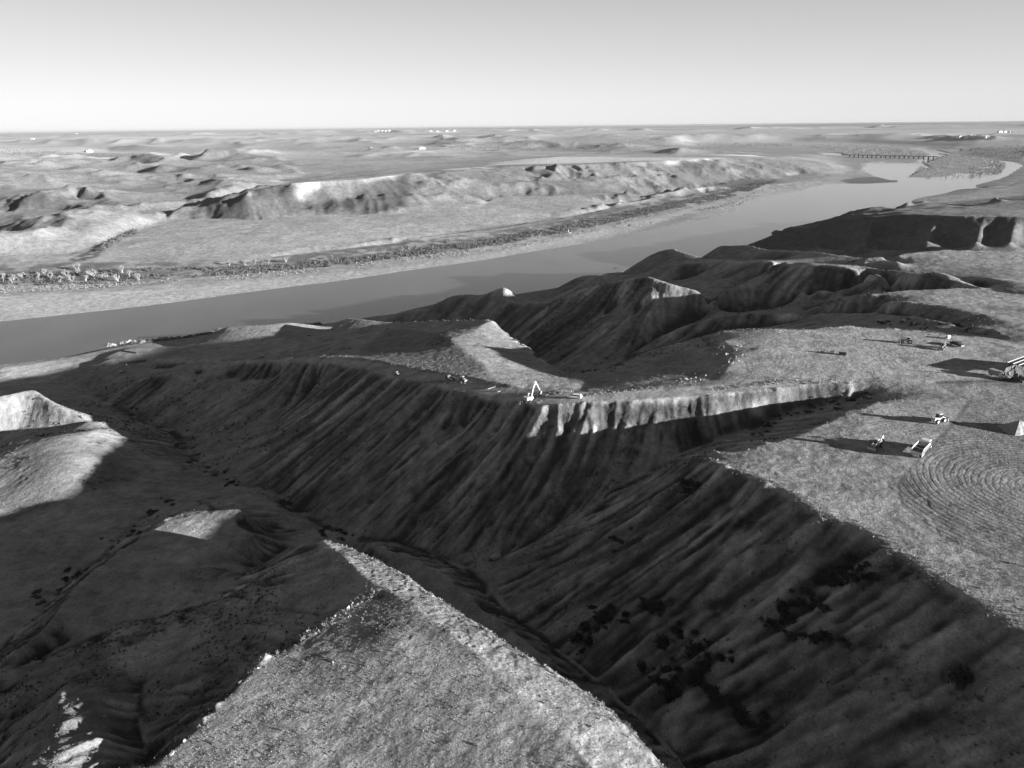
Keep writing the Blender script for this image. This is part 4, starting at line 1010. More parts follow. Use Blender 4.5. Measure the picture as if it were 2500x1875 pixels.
# ---- right hand lots
p = at(2291, 1030); wheel_loader(Vector(p), heading(at(2284, 1031), at(2312, 1023)), 'wheel loader standing alone on the lower lot above the dump truck', sc=1.0)
dump_truck(at(2229, 1124), at(2268, 1084), 'long pale dump truck with an empty open bed at the edge of the turning circle')
p = at(2136, 1094); wheel_loader(Vector(p), heading(at(2152, 1082), at(2126, 1100)), 'backhoe loader standing in the long shadow left of the dump truck', backhoe=True, name='backhoe_loader', cat='backhoe loader', sc=0.95)
p = at(2214, 838); tractor(Vector(p), heading(p, at(2202, 837)), 'tractor with a pale cab, leftmost vehicle on the upper lot')
p = at(2299, 852); wheel_loader(Vector(p), heading(p, at(2293, 858)), 'loader facing the camera beside the dark pickup on the upper lot', name='loader', sc=0.85, mat=M_GREY, backhoe=True)
p = at(2335, 844); suv(Vector(p), heading(at(2322, 838), at(2349, 846)), 'dark pickup parked at the rim of the upper lot', M_BLACK, 'pickup_truck', 'pickup', True)
p = at(2314, 826); t = thing('water_tank', Vector(p), 0.4, 'small pale tank on skids behind the dark pickup', 'tank')
MB().cyl((-0.9, 0, 0.85), (0.9, 0, 0.85), 0.65, 14).build('tank', M_WHITE, t, 0.03); MB().box((0, -0.4, 0.12), (2, 0.15, 0.24)).box((0, 0.4, 0.12), (2, 0.15, 0.24)).build('skid', M_STEEL, t)
def implement(px, py, label, kind):
    p = at(px, py); t = thing('ripper_attachment' if kind else 'steel_box', Vector(p), heading(at(2008, 860), at(2060, 866)), label, 'attachment' if kind else 'container')
    if kind:
        MB().box((0, 0, 0.8), (1.5, 1.2, 0.25)).build('frame', M_STEEL, t, 0.02)
        for x in (-0.55, 0, 0.55): MB().beam((x, 0, 0.9), (x + 0.15, 0.2, 0.0), 0.16, 0.3).build('tine', M_WHITE, t)
        MB().beam((-0.6, -0.3, 0.9), (-0.6, -0.3, 1.6), 0.2).beam((0.6, -0.3, 0.9), (0.6, -0.3, 1.6), 0.2).build('hitch_post', M_RUST, t)
    else:
        MB().box((0, 0, 0.75), (3.0, 1.9, 1.4)).build('box', M_RUST, t, 0.04)
        MB().box((0, 0, 1.49), (3.1, 2.0, 0.1)).build('lid', M_GREY, t, 0.02)
        MB().box((0, -0.96, 0.75), (0.12, 0.06, 1.3)).box((-1, -0.96, 0.75), (0.12, 0.06, 1.3)).box((1, -0.96, 0.75), (0.12, 0.06, 1.3)).build('rib', M_GREY, t)
    return t
implement(2008, 861, 'pale ripper attachment, the left one of two beside the dark steel box', 1); implement(2031, 862, 'pale ripper attachment standing next to the dark steel box', 1)
implement(2057, 866, 'dark steel box on the upper lot right of the two ripper attachments', 0)
# open shed at the right edge
def shed():
    a = Vector(at(2450, 908)); t = thing('open_shed', a, math.radians(32), 'open sided shed with pale stripes on its dark roof at the right edge', 'shed')
    Lx, Ly, hz = 16.0, 11.0, 3.9
    for x in (0.4, 5.6, 10.6, 15.6):
        for y in (-0.4, -Ly + 0.4): MB().box((x, y, hz / 2), (0.25, 0.25, hz)).build('post', M_GREY, t)
    MB().box((Lx / 2, -Ly / 2, hz + 0.12), (Lx, Ly, 0.16)).build('roof_deck', M_RUST, t)
    for i in range(6):
        MB().box((Lx / 2, -0.5 - i * 2.0, hz + 0.3), (Lx + 0.4, 0.5, 0.2), (1, 0.6)).build('roof_batten', M_CONC, t)
    MB().box((Lx / 2, -0.1, hz / 2 - .15), (Lx - 0.4, 0.08, hz - 0.5)).build('back_wall', M_RUST, t)
    return t
shed()
p = at(2434, 920)
def service_truck(loc, rz, label):
    t = thing('service_truck', loc, rz, label, 'truck')
    MB().box((-1.2, 0, 1.6), (4.0, 2.2, 1.8)).build('cargo_box', M_GREY, t, 0.05)
    cb = MB().box((1.6, 0, 1.55), (1.5, 2.0, 1.4), (0.8, 0.9)).build('cab', M_WHITE, t, 0.06)
    MB().box((1.65, 0, 1.8), (1.45, 1.8, 0.6), (0.84, 0.92)).build('window', M_GLASS, cb)
    MB().box((2.8, 0, 1.1), (1.2, 1.8, 0.7), (0.9, 0.9)).build('hood', M_WHITE, t, 0.08)
    MB().box((0, 0, 0.6), (6.2, 1.0, 0.25)).build('chassis', M_RUST, t)
    for x in (-2.0, 2.5):
        for y in (-0.95, 0.95): wheel(t, x, y, 0.48, 0.32)
    return t
service_truck(Vector(p), heading(at(2422, 915), at(2448, 923)), 'service truck with grey box and white hood in front of the shed')
p = at(2482, 930); excavator(Vector(p), 2.4, 2.3, 'dark excavator with upright arm in front of the shed at the right edge', mat=M_RUST, arm=[(0.9, 1.5), (1.2, 3.6), (1.9, 5.4), (3.0, 3.0), (3.1, 1.6)])
# timber planks on the haul road
for k_, (a_, b_) in enumerate((((1259, 966), (1268, 962)), ((1311, 973), (1317, 969)), ((1191, 950), (1208, 945)), ((1215, 957), (1222, 955)))):
    a = Vector(at(*a_)); b = Vector(at(*b_)); mb = MB().beam((0, 0, 0.12), (b - a) + Vector((0, 0, 0.12)), 0.28, 0.16)
    o = mb.build('timber_plank', M_WOOD); o.location = a
    tag(o, ['pale plank just left of the raised excavator', 'pale plank at the right track of the raised excavator', 'longest pale plank on the haul road, nearest the loader', 'short pale plank between the longest plank and the excavator'][k_], 'plank', 'planks on the haul road')
# dirt pile on the lot
def pile(name, c, r, h, label, seed, cat='dirt pile'):
    n, m_ = 26, 10; vs = []; fs = []
    for i in range(m_ + 1):
        for j in range(n):
            an = j * 2 * math.pi / n; f = i / m_
            rr = r * f * (1 + 0.18 * math.sin(3 * an + seed) + 0.1 * math.sin(7 * an + seed * 2)); 
            x, y = rr * math.cos(an) * 1.25, rr * math.sin(an); z = h * (1 - f) ** 1.15 + 0.25 * (random.random() - 0.5) * (1 - f) ** .3
            gx, gy = c[0] + x, c[1] + y; vs.append((x, y, ground(gx, gy) - c[2] + z - (0.4 if i == m_ else 0)))
    for i in range(m_):
        for j in range(n): fs.append((i * n + j, i * n + (j + 1) % n, (i + 1) * n + (j + 1) % n, (i + 1) * n + j))
    o = new_mesh(name, vs, fs, M_DIRT); o.location = c; tag(o, label, cat); return o
M_DIRT = mat_simple('loose_dirt', 0.24, 1.0, spec=0.0)
pile('dirt_pile', at(2484, 1049), 4.6, 3.4, 'peaked heap of loose dirt on the tracked lot at the right edge', 2)

# boat on the river
p = unproj('N', 1503, 655, 0.0); t = thing('motor_boat', Vector((p[0], p[1], 0.02)), 0.3, 'small dark open boat on the river', 'boat')
vs = []; fs = []
for i, (x, w, z0) in enumerate(((-2.3, 0.85, 0.0), (-1.0, 0.95, 0.0), (0.6, 0.9, 0.0), (1.8, 0.5, 0.05), (2.5, 0.04, 0.35))):
    vs += [(x, -w, 0.55 + 0.1 * (i > 2)), (x, -w * 0.6, z0 - 0.1), (x, w * 0.6, z0 - 0.1), (x, w, 0.55 + 0.1 * (i > 2))]
for i in range(4):
    for j in range(3): fs.append((i * 4 + j, i * 4 + j + 1, i * 4 + j + 5, i * 4 + j + 4))
fs.append((0, 1, 2, 3)); new_mesh('hull', vs, fs, M_BLACK, t)
MB().box((-1.0, 0, 0.42), (0.35, 1.7, 0.06)).box((0.5, 0, 0.42), (0.35, 1.6, 0.06)).build('bench', M_GREY, t)
MB().box((-2.45, 0, 0.7), (0.35, 0.4, 0.7)).build('outboard_motor', M_BLACK, t, 0.04)
# river marker on the far bank
p = at(1388, 569); t = thing('river_marker', Vector(p), 0.5, 'small white marker post with low board on the far bank', 'marker post')
MB().box((0, 0, 3.2), (0.6, 0.6, 6.4)).build('post', M_WHITE, t); MB().box((3.2, 0, 0.6), (6.0, 0.8, 1.0)).build('board', M_WHITE, t)

# ---- bridge
def bridge():
    A = np.array(unproj('F4', 880, 298, 13)); B = np.array(unproj('F4', 1590, 312, 13))
    L_ = float(np.hypot(*(B - A)[:2])); rz = heading(A, B)
    t = thing('bridge', Vector((A[0], A[1], 0)), rz, 'long low bridge on dark piers crossing the river in the distance', 'bridge')
    print('bridge', L_)
    MB().box((L_ / 2, 0, 16.0), (L_, 9, 3.0)).build('deck', M_CONC, t)
    for y in (-4.6, 4.6): MB().box((L_ / 2, y, 18.0), (L_, 0.3, 1.0)).build('railing', M_CONC, t)
    for i in range(19):
        x = L_ * (0.09 + i * 0.0478); MB().box((x, 0, 6.5), (7.5, 9.5, 17), (0.8, 0.95)).build('pier', M_RUST, t)
bridge()
# ---- far buildings
def house(px, py, w, d, h, mat, label, rz, group=None, name='farm_building'):
    p = at(px, py); t = thing(name, Vector(p), rz, label, 'building', group)
    MB().box((0, 0, h / 2 - .5), (w, d, h + 1)).build('wall', mat, t)
    MB().prism([(-w / 2 - 1, h), (w / 2 + 1, h), (w / 2 + 1, h + .3), (0, h + d * 0.22), (-w / 2 - 1, h + .3)], -d / 2 - 1, d / 2 + 1).build('roof', M_WHITE, t)
    MB().box((0, -d / 2 - 0.1, h * 0.35), (w * 0.25, 0.3, h * 0.7)).build('door', M_GREY, t)
house(1031, 364, 46, 22, 9, M_WHITE, 'long white barn on the plain behind the far mesa', 0.3)
house(907, 362, 30, 14, 6, M_RUST, 'dark low farm building left of the long white barn', 0.1)
for i, (px, py) in enumerate(((917, 322), (925, 321), (934, 321), (942, 321), (949, 320))):
    house(px, py, 55, 40, 12, M_WHITE, 'white farm building in the left row near the horizon', 0.2 * i, 'left row of far white farm buildings')
for i, (px, py) in enumerate(((1052, 321), (1068, 322), (1090, 321), (1108, 320))):
    house(px, py, 50, 40, 12, M_WHITE, 'white farm building in the middle row near the horizon', 0.3 * i, 'middle row of far white farm buildings')
for i in range(12):
    px = 2336 + i * 6.6; house(px, 336.5 + 1.5 * math.sin(i * 2.1), random.uniform(30, 60), 30, random.uniform(9, 16), M_WHITE, 'white building of the far settlement beyond the river', 0.4 * i, 'far white settlement right of the river')
for i in range(4): house(2441 + i * 11, 323.5, 40, 30, 12, M_WHITE, 'white building high behind the far settlement at right', 0.4 * i, 'upper far white buildings at the right')
for i, (px, py) in enumerate(((80, 340), (187, 327), (218, 371))):
    house(px, py, 50, 40, 10, M_WHITE, ['lone white farm building at the far left edge of the plain', 'lone white farm building near the left horizon', 'lone white farm building below the left far hills'][i], 0.4 * i)

# ================================================================== plants
def clumps(name, pts, size, ntri, mat, label=None, spread=0.55, tall=1.0, upright=0.4, shade=(0.7, 1.3), kind='stuff', tri=0.35):
    """pts (n,3), size (n,) -> leaf clump triangles filling low rounded bushes"""
    n = len(pts); r = np.random.default_rng(int(abs(pts[0, 0] * 13)) % 9999)
    d = r.normal(size=(n, ntri, 3)); d /= np.linalg.norm(d, axis=2)[..., None]; d[..., 2] = np.abs(d[..., 2])
    rad = r.uniform(0.35, 1.0, (n, ntri, 1)) ** 0.6
    c = d * rad * size[:, None, None] * np.array([spread, spread, tall])
    c = c + pts[:, None, :]
    e1 = r.normal(size=(n, ntri, 3)); e2 = r.normal(size=(n, ntri, 3)); e2[..., 2] += upright * 3
    e1 *= (tri * size)[:, None, None] * 0.5; e2 *= (tri * size)[:, None, None] * 0.5
    V = np.stack([c - e1 * 0.5, c + e1 * 0.5, c + e2], axis=2).reshape(-1, 3, 3)
    sh = (r.uniform(shade[0], shade[1], (n, 1)) * r.uniform(0.85, 1.15, (n, ntri))).ravel()
    o = bulk_tris(name, V, mat, sh)
    if kind: o['kind'] = kind
    return o
def hgt_at(x, y):
    iu = (np.log(np.hypot(x, y)) - U0) / DC; it = (np.arctan2(x, y) - TH0) / DC
    return sample(HFIELD, iu, it), iu, it
def scatter(n, r0, r1, t0=-52, t1=60):
    r = np.sqrt(rng.uniform(r0 ** 2, r1 ** 2, n)); t = np.radians(rng.uniform(t0, t1, n))
    x = r * np.sin(t); y = r * np.cos(t); z, iu, it = hgt_at(x, y)
    return x, y, z, iu, it
M_GRASS = plant_mat('dry_grass', 0.20); M_SAGE = plant_mat('sagebrush', 0.20); M_BRUSH = plant_mat('bank_brush', 0.09)
M_JUN = plant_mat('juniper', 0.05); M_TWIG = plant_mat('bare_twigs', 0.24); M_WILLOW = plant_mat('pale_willow', 0.42)
Q = 1.0 if DRAFT >= 0.6 else 0.3
# dry grass tufts on the near hills
xs = []; 
for (n, a, b) in ((int(60000 * Q), 75, 170), (int(60000 * Q), 170, 360)):
    x, y, z, iu, it = scatter(n, a, b)
    keep = (sample(FLAT, iu, it) < 0.4) | (rng.random(n) < 0.06)
    keep &= sample(slope, iu, it) < 0.75
    nz = fbm(x, y, 12, 3, 701); keep &= nz > rng.uniform(-0.6, 0.2, n)
    keep &= sample(ALB, iu, it) > 0.10
    xs.append(np.stack([x, y, z], 1)[keep])
pts = np.concatenate(xs); sz = rng.uniform(0.06, 0.16, len(pts)) * np.clip(np.hypot(pts[:, 0], pts[:, 1]) / 170, 1, 1.6)
clumps('grass_tufts', pts, sz, 5, M_GRASS, spread=1.1, tall=0.5, upright=0.4, tri=1.1, shade=(0.75, 1.25))
# small dark scrub on the steep slopes
xs = []
for (n, a, b) in ((int(30000 * Q), 80, 240), (int(34000 * Q), 240, 620)):
    x, y, z, iu, it = scatter(n, a, b, -50, 55)
    keep = (sample(slope, iu, it) > 0.28) & (sample(FLAT, iu, it) < 0.2) & (z > 2)
    pv_ = sample(patch, iu, it) + 1.2 * fbm(x, y, 50, 2, 312); keep &= pv_ > rng.uniform(-0.5, 1.3, n)
    xs.append(np.stack([x, y, z], 1)[keep])
pts = np.concatenate(xs); sz = rng.uniform(0.2, 0.75, len(pts)) * np.clip(np.hypot(pts[:, 0], pts[:, 1]) / 260, 0.8, 1.6)
clumps('slope_scrub', pts, sz, 7, plant_mat('dark_scrub', 0.06), spread=0.9, tall=0.6, upright=0.4, tri=0.8)
# pale loose stones and clods on the slopes
x, y, z, iu, it = scatter(int(9000 * Q), 80, 420, -50, 50); k_ = (sample(slope, iu, it) > 0.2) & (fbm(x, y, 16, 3, 808) > 0.12)
clumps('loose_stones', np.stack([x, y, z], 1)[k_], rng.uniform(0.12, 0.4, k_.sum()), 8, plant_mat('loose_stone', 0.28), spread=0.7, tall=0.7, upright=0.2, tri=0.9)
# sagebrush and grass hummocks along the rims
def along(pts, n, jitter, up=0.0):
    p = np.array([q[:2] for q in pts]); seg = np.hypot(*np.diff(p, axis=0).T); cum = np.concatenate([[0], np.cumsum(seg)])
    s_ = rng.uniform(0, cum[-1], n); x = np.interp(s_, cum, p[:, 0]) + rng.normal(0, jitter, n); y = np.interp(s_, cum, p[:, 1]) + rng.normal(0, jitter, n)
    z, iu, it = hgt_at(x, y); return np.stack([x, y, z], 1)
pts = np.concatenate([along(RIMF, 900, 1.5), along(C_P1[3:12], 250, 1.8), along(C_P2[2:], 200, 3), along(C_A, 400, 1.0), along(C_K[3:], 150, 3),
                      along(P('T6','1150,560,80 1350,500,92 1500,470,97', 90), 260, 9), along(P('T6','1500,590,102 1800,640,101 2050,720,105', 100), 400, 5),
                      along(P('T1','1850,800,92 1300,1130,94.5 900,1520,93 740,1659,92'), 500, 1.5)])
clumps('sagebrush', pts, rng.uniform(0.2, 0.55, len(pts)), 16, M_SAGE, spread=0.8, tall=0.9, tri=0.55)
x, y, z, iu, it = scatter(int(5200 * Q), 78, 330); k_ = (sample(slope, iu, it) < 0.45) & (sample(FLAT, iu, it) < 0.3) & (fbm(x, y, 18, 3, 909) > 0.0) & (z > 60)
clumps('low_sage', np.stack([x, y, z], 1)[k_], rng.uniform(0.15, 0.5, k_.sum()), 12, plant_mat('grey_sage', 0.13), spread=0.9, tall=0.6, tri=0.6)
# far bank brush belt and reeds
def belt(pa, pb, n, size, mat, name, ntri=14, zlo=None, **kw):
    """between two measured lines"""
    A = np.array([q[:2] for q in pa]); B = np.array([q[:2] for q in pb])
    def res(p, f):
        seg = np.hypot(*np.diff(p, axis=0).T); cum = np.concatenate([[0], np.cumsum(seg)]) ; cum /= cum[-1]
        return np.stack([np.interp(f, cum, p[:, 0]), np.interp(f, cum, p[:, 1])], 1)
    f = rng.random(n); w = rng.random(n)[:, None]; p = res(A, f) * (1 - w) + res(B, f) * w
    nz = fbm(p[:, 0], p[:, 1], 45, 3, len(name)); k = nz > kw.pop('thr', -0.1); p = p[k]
    z, iu, it = hgt_at(p[:, 0], p[:, 1])
    return clumps(name, np.column_stack([p, z]), rng.uniform(size[0], size[1], len(p)), ntri, mat, **kw)
UP_ = P('N','-100,672 0,668 300,655 600,648 800,632 900,618 1200,583 1400,546 1600,503 1750,474 1900,440', 5)
LO_ = P('N','-100,705 0,700 300,690 600,668 800,650 900,638 1200,600 1400,566 1600,520 1750,490 1880,455', 3)
belt(UP_, LO_, int(8000 * Q), (1.6, 4.2), M_BRUSH, 'bank_brush', 14, spread=0.8, tall=0.8, tri=0.45, thr=-0.3)
LO2 = P('N','-100,718 0,716 300,702 600,680 900,650 1200,615 1400,578 1600,528 1750,497', 2)
belt(LO_, LO2, int(5000 * Q), (0.8, 2.2), M_GRASS, 'bank_reeds', 8, spread=0.8, tall=1.0, tri=0.6, thr=-0.2)
belt(P('F1','700,930 860,850 1000,795', 10), P('F1','760,925 900,855 1010,805', 10), int(260 * Q), (3, 6), M_BRUSH, 'creek_brush', 18, spread=0.8, tall=0.8, tri=0.4, thr=-0.6)
# wooded islands, distant river woods
belt(P('F4','520,222 800,218 1200,228 1400,262 1520,290', 4), P('F4','700,240 880,280 960,310 1200,312 1500,310', 4), int(2600 * Q), (5, 10), M_SAGE, 'island_woods', 10, spread=0.7, tall=1.3, tri=0.4, thr=-0.1)
belt(P('F4','1500,300 1750,300 2000,325 2080,360', 4), P('F4','1400,430 1500,455 1800,460 2040,420', 4), int(2400 * Q), (4, 8), M_SAGE, 'river_woods', 10, spread=0.7, tall=1.3, tri=0.4, thr=-0.1)
belt(P('F1','-100,232 600,232 1300,222 2100,215', 9), P('F1','-100,262 600,255 1300,243 2100,232', 9), int(3600 * Q), (5, 10), M_BRUSH, 'distant_woods', 8, spread=0.8, tall=1.1, tri=0.45, thr=-0.05)
belt(P('F3','-300,255 300,250 900,212 1500,208 2200,205', 9), P('F3','-300,285 300,272 900,275 1500,250 2200,225', 9), int(4200 * Q), (5, 9), M_BRUSH, 'valley_woods', 8, spread=0.8, tall=1.1, tri=0.45, thr=0.0)
belt(P('F4','1800,240 2211,230', 9), P('F4','1850,300 2211,330', 9), int(1500 * Q), (5, 9), M_BRUSH, 'upstream_woods', 8, spread=0.8, tall=1.1, tri=0.45, thr=0.0)
# near bank brush along the waterline
NB = P('T4','620,270 800,250 960,235 1080,205 1300,195 1560,182', 1.0); NB2 = P('T4','640,285 830,268 980,250 1100,215 1320,203 1570,190', 3)
belt(NB, NB2, int(500 * Q), (1.2, 2.8), M_BRUSH, 'shore_brush', 16, spread=0.8, tall=0.8, tri=0.45, thr=-0.6)

# individual plants
def shrub(name, n, size, mat, tall, tri, seed):
    r = np.random.default_rng(seed); d = r.normal(size=(n, 3)); d /= np.linalg.norm(d, axis=1)[:, None]; d[:, 2] = np.abs(d[:, 2])
    lob = 0.75 + 0.25 * np.sin(d[:, 0] * 4 + seed) * np.cos(d[:, 1] * 5 + seed)
    c = d * (r.uniform(0.3, 1, (n, 1)) ** 0.5) * lob[:, None] * np.array([size, size, size * tall]); c[:, 2] += 0.15
    e1 = r.normal(size=(n, 3)) * tri * size * .5; e2 = r.normal(size=(n, 3)) * tri * size * .5
    V = np.stack([c, c + e1, c + e2], 1)
    return bulk_tris(name, V, mat, r.uniform(0.7, 1.3, n))
def place_shrubs(name, proto_args, spots, label, cat, group, jit=(0.7, 1.4)):
    protos = [shrub(name, *proto_args, seed=k) for k in range(3)]
    for i, (x, y, z) in enumerate(spots):
        if i < 3: o = protos[i]
        else: o = link(protos[i % 3].copy())
        o.location = (x, y, z - 0.1); sc = random.uniform(*jit); o.scale = (sc * random.uniform(0.6, 1.6), sc * random.uniform(0.6, 1.6), sc * random.uniform(0.6, 1.1)); o.rotation_euler = (0, 0, random.uniform(0, 6))
        tag(o, label, cat, group)
spots = [at(x / 1.0, y, 'T4') for x, y in ((545, 292), (575, 282), (600, 280), (632, 276), (660, 272), (690, 268), (715, 266), (740, 268), (785, 262), (805, 258), (560, 290), (615, 284), (700, 275))]
place_shrubs('willow_shrub', (420, 3.0, M_WILLOW, 1.2, 0.22), spots, 'rounded pale willow bush on the near river bank above the pad', 'bush', 'pale willows on the near bank')
jun = [(1100, 800), (1130, 850), (1080, 880), (1040, 900), (1260, 750), (1300, 730), (1230, 740), (1330, 690), (1380, 740), (1450, 720), (1480, 700), (1340, 660), (1050, 1000), (1020, 960), (1100, 1040), (1200, 1030), (1270, 1050), (1180, 870),
       (260, 905), (230, 920), (150, 905), (180, 940), (550, 985), (600, 1000), (740, 1100), (760, 1140), (690, 1080), (500, 1040), (450, 1050), (540, 1045), (380, 850), (420, 880), (560, 280), (540, 300), (890, 1400), (860, 1430), (830, 1380), (800, 1320), (1880, 1190), (1900, 1210), (250, 520), (230, 540),
       (640, 1150), (600, 1200), (520, 1180), (560, 1250), (660, 1260), (700, 1330), (480, 1320), (430, 1250), (380, 1180), (120, 1020), (90, 980), (60, 1050)]
spots = []
for x, y in jun:
    for k_ in range(3): spots.append(at(x + random.gauss(0, 38), y + random.gauss(0, 26), 'T3'))
place_shrubs('juniper_shrub', (170, 1.7, M_JUN, 0.8, 0.42), spots, 'dark juniper bush on the shaded slope below the tracked lot', 'bush', 'dark junipers on the shaded slope', (0.3, 1.3))
gul = [(1640, 1205), (1600, 1190), (1680, 1220), (1420, 1060), (1080, 940), (1050, 900), (960, 840), (900, 770), (840, 720), (700, 670), (640, 620), (1120, 960), (820, 1060), (760, 1110), (640, 1210), (560, 1260), (380, 1400), (300, 1450), (180, 1530)]
spots = []
for x, y in gul:
    for k_ in range(5): spots.append(at(x + random.gauss(0, 30), y + random.gauss(0, 16), 'T4'))
for x, y in ((1450, 1040), (1400, 1060), (1300, 1070), (1200, 1090), (1100, 1120), (1000, 1150), (940, 1180), (900, 1220), (1700, 680), (1600, 670), (1900, 700), (1800, 690), (1500, 670), (1650, 690), (1750, 695)):
    for k_ in range(4): spots.append(at(x + random.gauss(0, 30), y + random.gauss(0, 10), 'T6'))
place_shrubs('gully_shrub', (160, 1.5, M_JUN, 0.7, 0.3), spots, 'dark bush in a deep gully bottom', 'bush', 'dark bushes in the gullies', (0.5, 1.3))
# boulders
def boulder(seed, name='boulder', mat=None):
    bm = bmesh.new(); bmesh.ops.create_icosphere(bm, subdivisions=2, radius=1.0); r = random.Random(seed)
    ph = [r.uniform(0, 6) for _ in range(6)]
    for v in bm.verts:
        k_ = 1 + 0.25 * math.sin(v.co.x * 3 + ph[0]) * math.cos(v.co.y * 3 + ph[1]) + 0.15 * math.sin(v.co.z * 5 + ph[2]) + r.uniform(-.08, .08)
        v.co = Vector((v.co.x * k_ * 1.2, v.co.y * k_, v.co.z * k_ * 0.75))
    me = bpy.data.meshes.new(name); bm.to_mesh(me); bm.free(); me.materials.append(mat or M_STONE)
    return link(bpy.data.objects.new(name, me))
M_STONE = mat_simple('pale_stone', 0.32, 0.95, spec=0.1)
bp = [boulder(k) for k in range(3)]
sp = []
for x, y in ((570, 950), (590, 905), (600, 890), (625, 920), (640, 945), (555, 940), (660, 910), (700, 770), (720, 800), (760, 820), (770, 860), (790, 870), (810, 850), (830, 840), (740, 785), (700, 830), (680, 900), (610, 935), (575, 920), (545, 960), (500, 965), (650, 880), (820, 790)):
    for k_ in range(3): sp.append(at(x + random.gauss(0, 10), y + random.gauss(0, 8), 'T6'))
n_nose = len(sp)
for x, y in ((1180, 1090), (1240, 1085), (1255, 1100), (1290, 1085), (1210, 1155), (1200, 1195), (1260, 1175), (1175, 1240), (1345, 1080), (1400, 1050), (1455, 1020), (1700, 880), (1720, 860), (1625, 1145), (840, 1590), (800, 1580), (900, 1530), (860, 1520), (510, 1410), (505, 1640), (310, 1195)):
    sp.append(at(x, y, 'T1'))
for i, (x, y, z) in enumerate(sp):
    o = bp[i] if i < 3 else link(bp[i % 3].copy())
    sc = random.uniform(0.2, 0.5) if i < n_nose else random.uniform(0.22, 0.45)
    o.location = (x, y, z + sc * 0.3); o.scale = (sc, sc, sc); o.rotation_euler = (random.uniform(0, 6), random.uniform(0, 6), random.uniform(0, 6))
    if i < n_nose: tag(o, 'pale stone on the shaded nose between the haul road and upper lot', 'stone', 'stones on the nose above the haul road')
    else: tag(o, 'pale stone at the shadow edge of the foreground hill', 'stone', 'stones on the foreground hill')
o = boulder(9); p = at(1210, 1364); o.location = (p[0], p[1], p[2] + 0.9); o.scale = (1.5, 1.3, 1.8); tag(o, 'big pale boulder alone at the bottom of the main ravine', 'boulder')
# spoil clods along the haul road edge
pts = np.concatenate([along(P('T5','1190,716 1300,722 1388,722', 96), 260, 0.9), along(P('T5','420,620 640,668 750,690 880,725', 84), 300, 1.0), along(P('T5','900,728 1100,768 1250,792', 93), 160, 1.0), along(P('T6','700,1010 1000,985 1250,1000 1300,985', 101), 240, 1.4),
                      along(P('T6','0,1020 300,1004 600,980', 99), 200, 0.8)])
clumps('spoil_clods', pts, rng.uniform(0.15, 0.5, len(pts)), 18, plant_mat('pale_spoil', 0.28), spread=0.7, tall=0.9, tri=0.7)

# ---- bare cottonwoods
M_BARK = mat_simple('pale_bark', 0.34, 0.9, spec=0.1)
def tree_proto(seed, h=15.0):
    r = random.Random(seed); q = np.random.default_rng(seed)
    t = link(bpy.data.objects.new('cottonwood_tree', None)); t.empty_display_size = 1
    mb = MB(); tips = []
    def limb(a, d, ln, rad, lv):
        b = a + d * ln; mb.cyl(a, b, rad, 5, rad * 0.6)
        if lv == 0: tips.append((b, d, ln)); return
        tips.append((b, d, ln * 0.7))
        for k_ in range(3 if lv > 1 else 3):
            nd = (d + Vector((r.uniform(-1, 1), r.uniform(-1, 1), r.uniform(-0.1, 0.7))) * 0.55).normalized()
            limb(b - d * ln * r.uniform(0, 0.3), nd, ln * r.uniform(0.6, 0.8), rad * 0.55, lv - 1)
    for k_ in range(3): limb(Vector((r.uniform(-.2, .2), r.uniform(-.2, .2), -0.3)), Vector((r.uniform(-.55, .55), r.uniform(-.55, .55), 1)).normalized(), h * r.uniform(0.26, 0.34), 0.32, 3)
    mb.build('trunk', M_BARK, t)
    V = []
    for b, d, ln in tips:
        for k_ in range(11):
            nd = (np.array(d) + q.normal(0, 0.6, 3)); nd /= np.linalg.norm(nd); L_ = ln * q.uniform(0.5, 1.3)
            e = np.cross(nd, q.normal(size=3)); e /= np.linalg.norm(e); s0 = np.array(b) - np.array(d) * ln * q.uniform(0, 0.9)
            V.append([s0 - e * 0.15, s0 + e * 0.15, s0 + nd * L_])
    V = np.array(V); cr_ = bulk_tris('crown', V, M_TWIG, q.uniform(0.8, 1.2, len(V))); cr_.parent = t
    return t
protos = [tree_proto(k, 14.0) for k in (1, 2, 3, 4)]
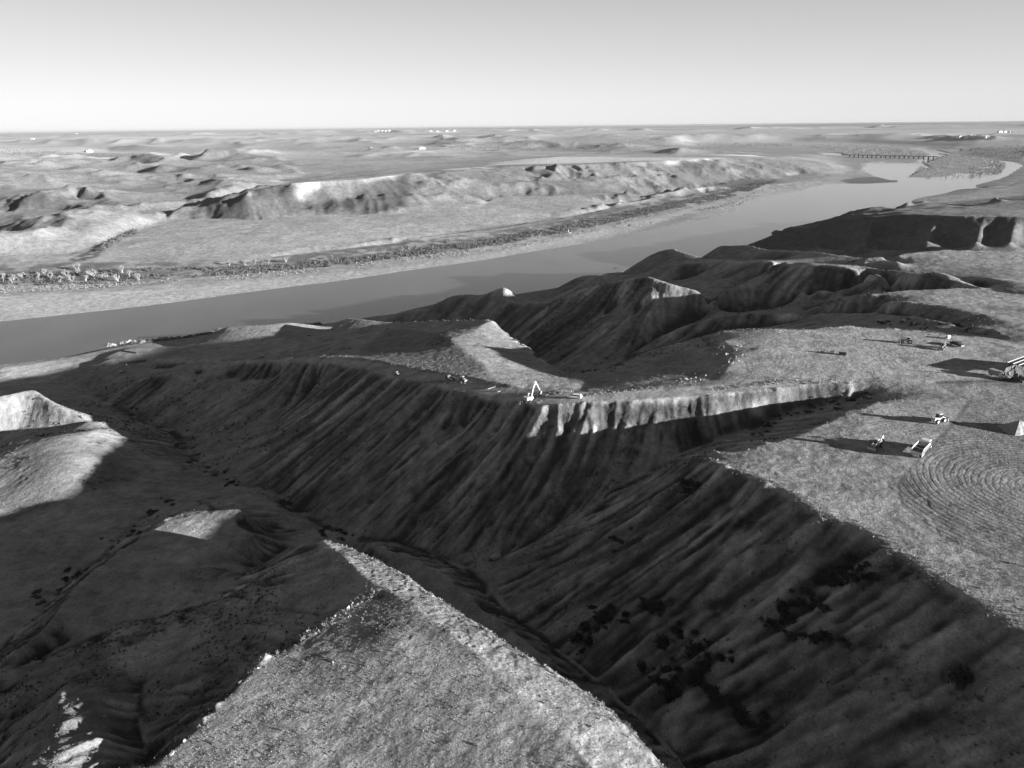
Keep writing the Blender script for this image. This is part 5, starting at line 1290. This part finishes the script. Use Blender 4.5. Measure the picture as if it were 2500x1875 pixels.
tp = [(147, 693), (176, 689), (210, 687), (289, 687), (316, 676), (124, 680), (195, 672), (260, 682), (300, 668), (190, 660), (340, 684), (60, 680), (95, 684), (30, 690), (8, 688), (230, 676), (110, 672), (165, 676),
      (600, 648), (622, 646), (640, 645), (655, 644), (797, 638), (812, 633), (983, 614), (1000, 612), (1017, 608), (1090, 600), (1300, 582), (1317, 578), (1360, 573), (1375, 568), (1433, 560), (1455, 557), (1538, 557), (1563, 553), (1590, 549), (1668, 530), (560, 648), (700, 640),
      (1722, 515), (1733, 514), (1742, 513), (1752, 511), (1762, 510), (1772, 506), (1780, 502), (1790, 499), (1800, 495), (1808, 491), (1816, 487), (1824, 483), (1765, 513), (1785, 506), (1840, 476), (1862, 468), (1900, 452), (1925, 447), (1950, 440), (1985, 430), (2010, 424), (1880, 462)]
for i, (px, py) in enumerate(tp):
    x, y, z = at(px, py)
    sc = random.uniform(0.8, 1.25) if px < 400 else random.uniform(0.6, 1.0)
    if i < 4: o = protos[i]; o.location = (x, y, z)
    else: o = copy_tree(protos[i % 4], (x, y, z), random.uniform(0, 6))
    o.rotation_euler = (0, 0, random.uniform(0, 6)); o.scale = (sc, sc, sc)
    if px < 400: tag(o, 'tall bare pale tree in the grove at the left end of the far bank', 'tree', 'bare trees at the left end of the far bank')
    elif px < 1700: tag(o, 'bare pale tree standing in the brush along the middle of the far bank', 'tree', 'scattered bare trees along the far bank')
    else: tag(o, 'pale tree in the dense row on the upstream part of the far bank', 'tree', 'tree row on the upstream far bank')
print('objects', round(time.time() - T_START, 1), len(scene.objects))

# ---- the air
bm = bmesh.new(); bmesh.ops.create_cube(bm, size=1.0)
for v in bm.verts: v.co = Vector((v.co.x * 190000, v.co.y * 190000, -12 if v.co.z < 0 else 232))
me = bpy.data.meshes.new('haze'); bm.to_mesh(me); bm.free(); hz = link(bpy.data.objects.new('haze', me)); hz['kind'] = 'stuff'
mt = bpy.data.materials.new('haze'); mt.use_nodes = True; nt = mt.node_tree; nt.nodes.clear()
o_ = nt.nodes.new('ShaderNodeOutputMaterial'); pv = nt.nodes.new('ShaderNodeVolumePrincipled')
pv.inputs['Color'].default_value = gray(0.42); pv.inputs['Density'].default_value = 1.3e-5; pv.inputs['Anisotropy'].default_value = 0.0
nt.links.new(pv.outputs[0], o_.inputs['Volume']); me.materials.append(mt)
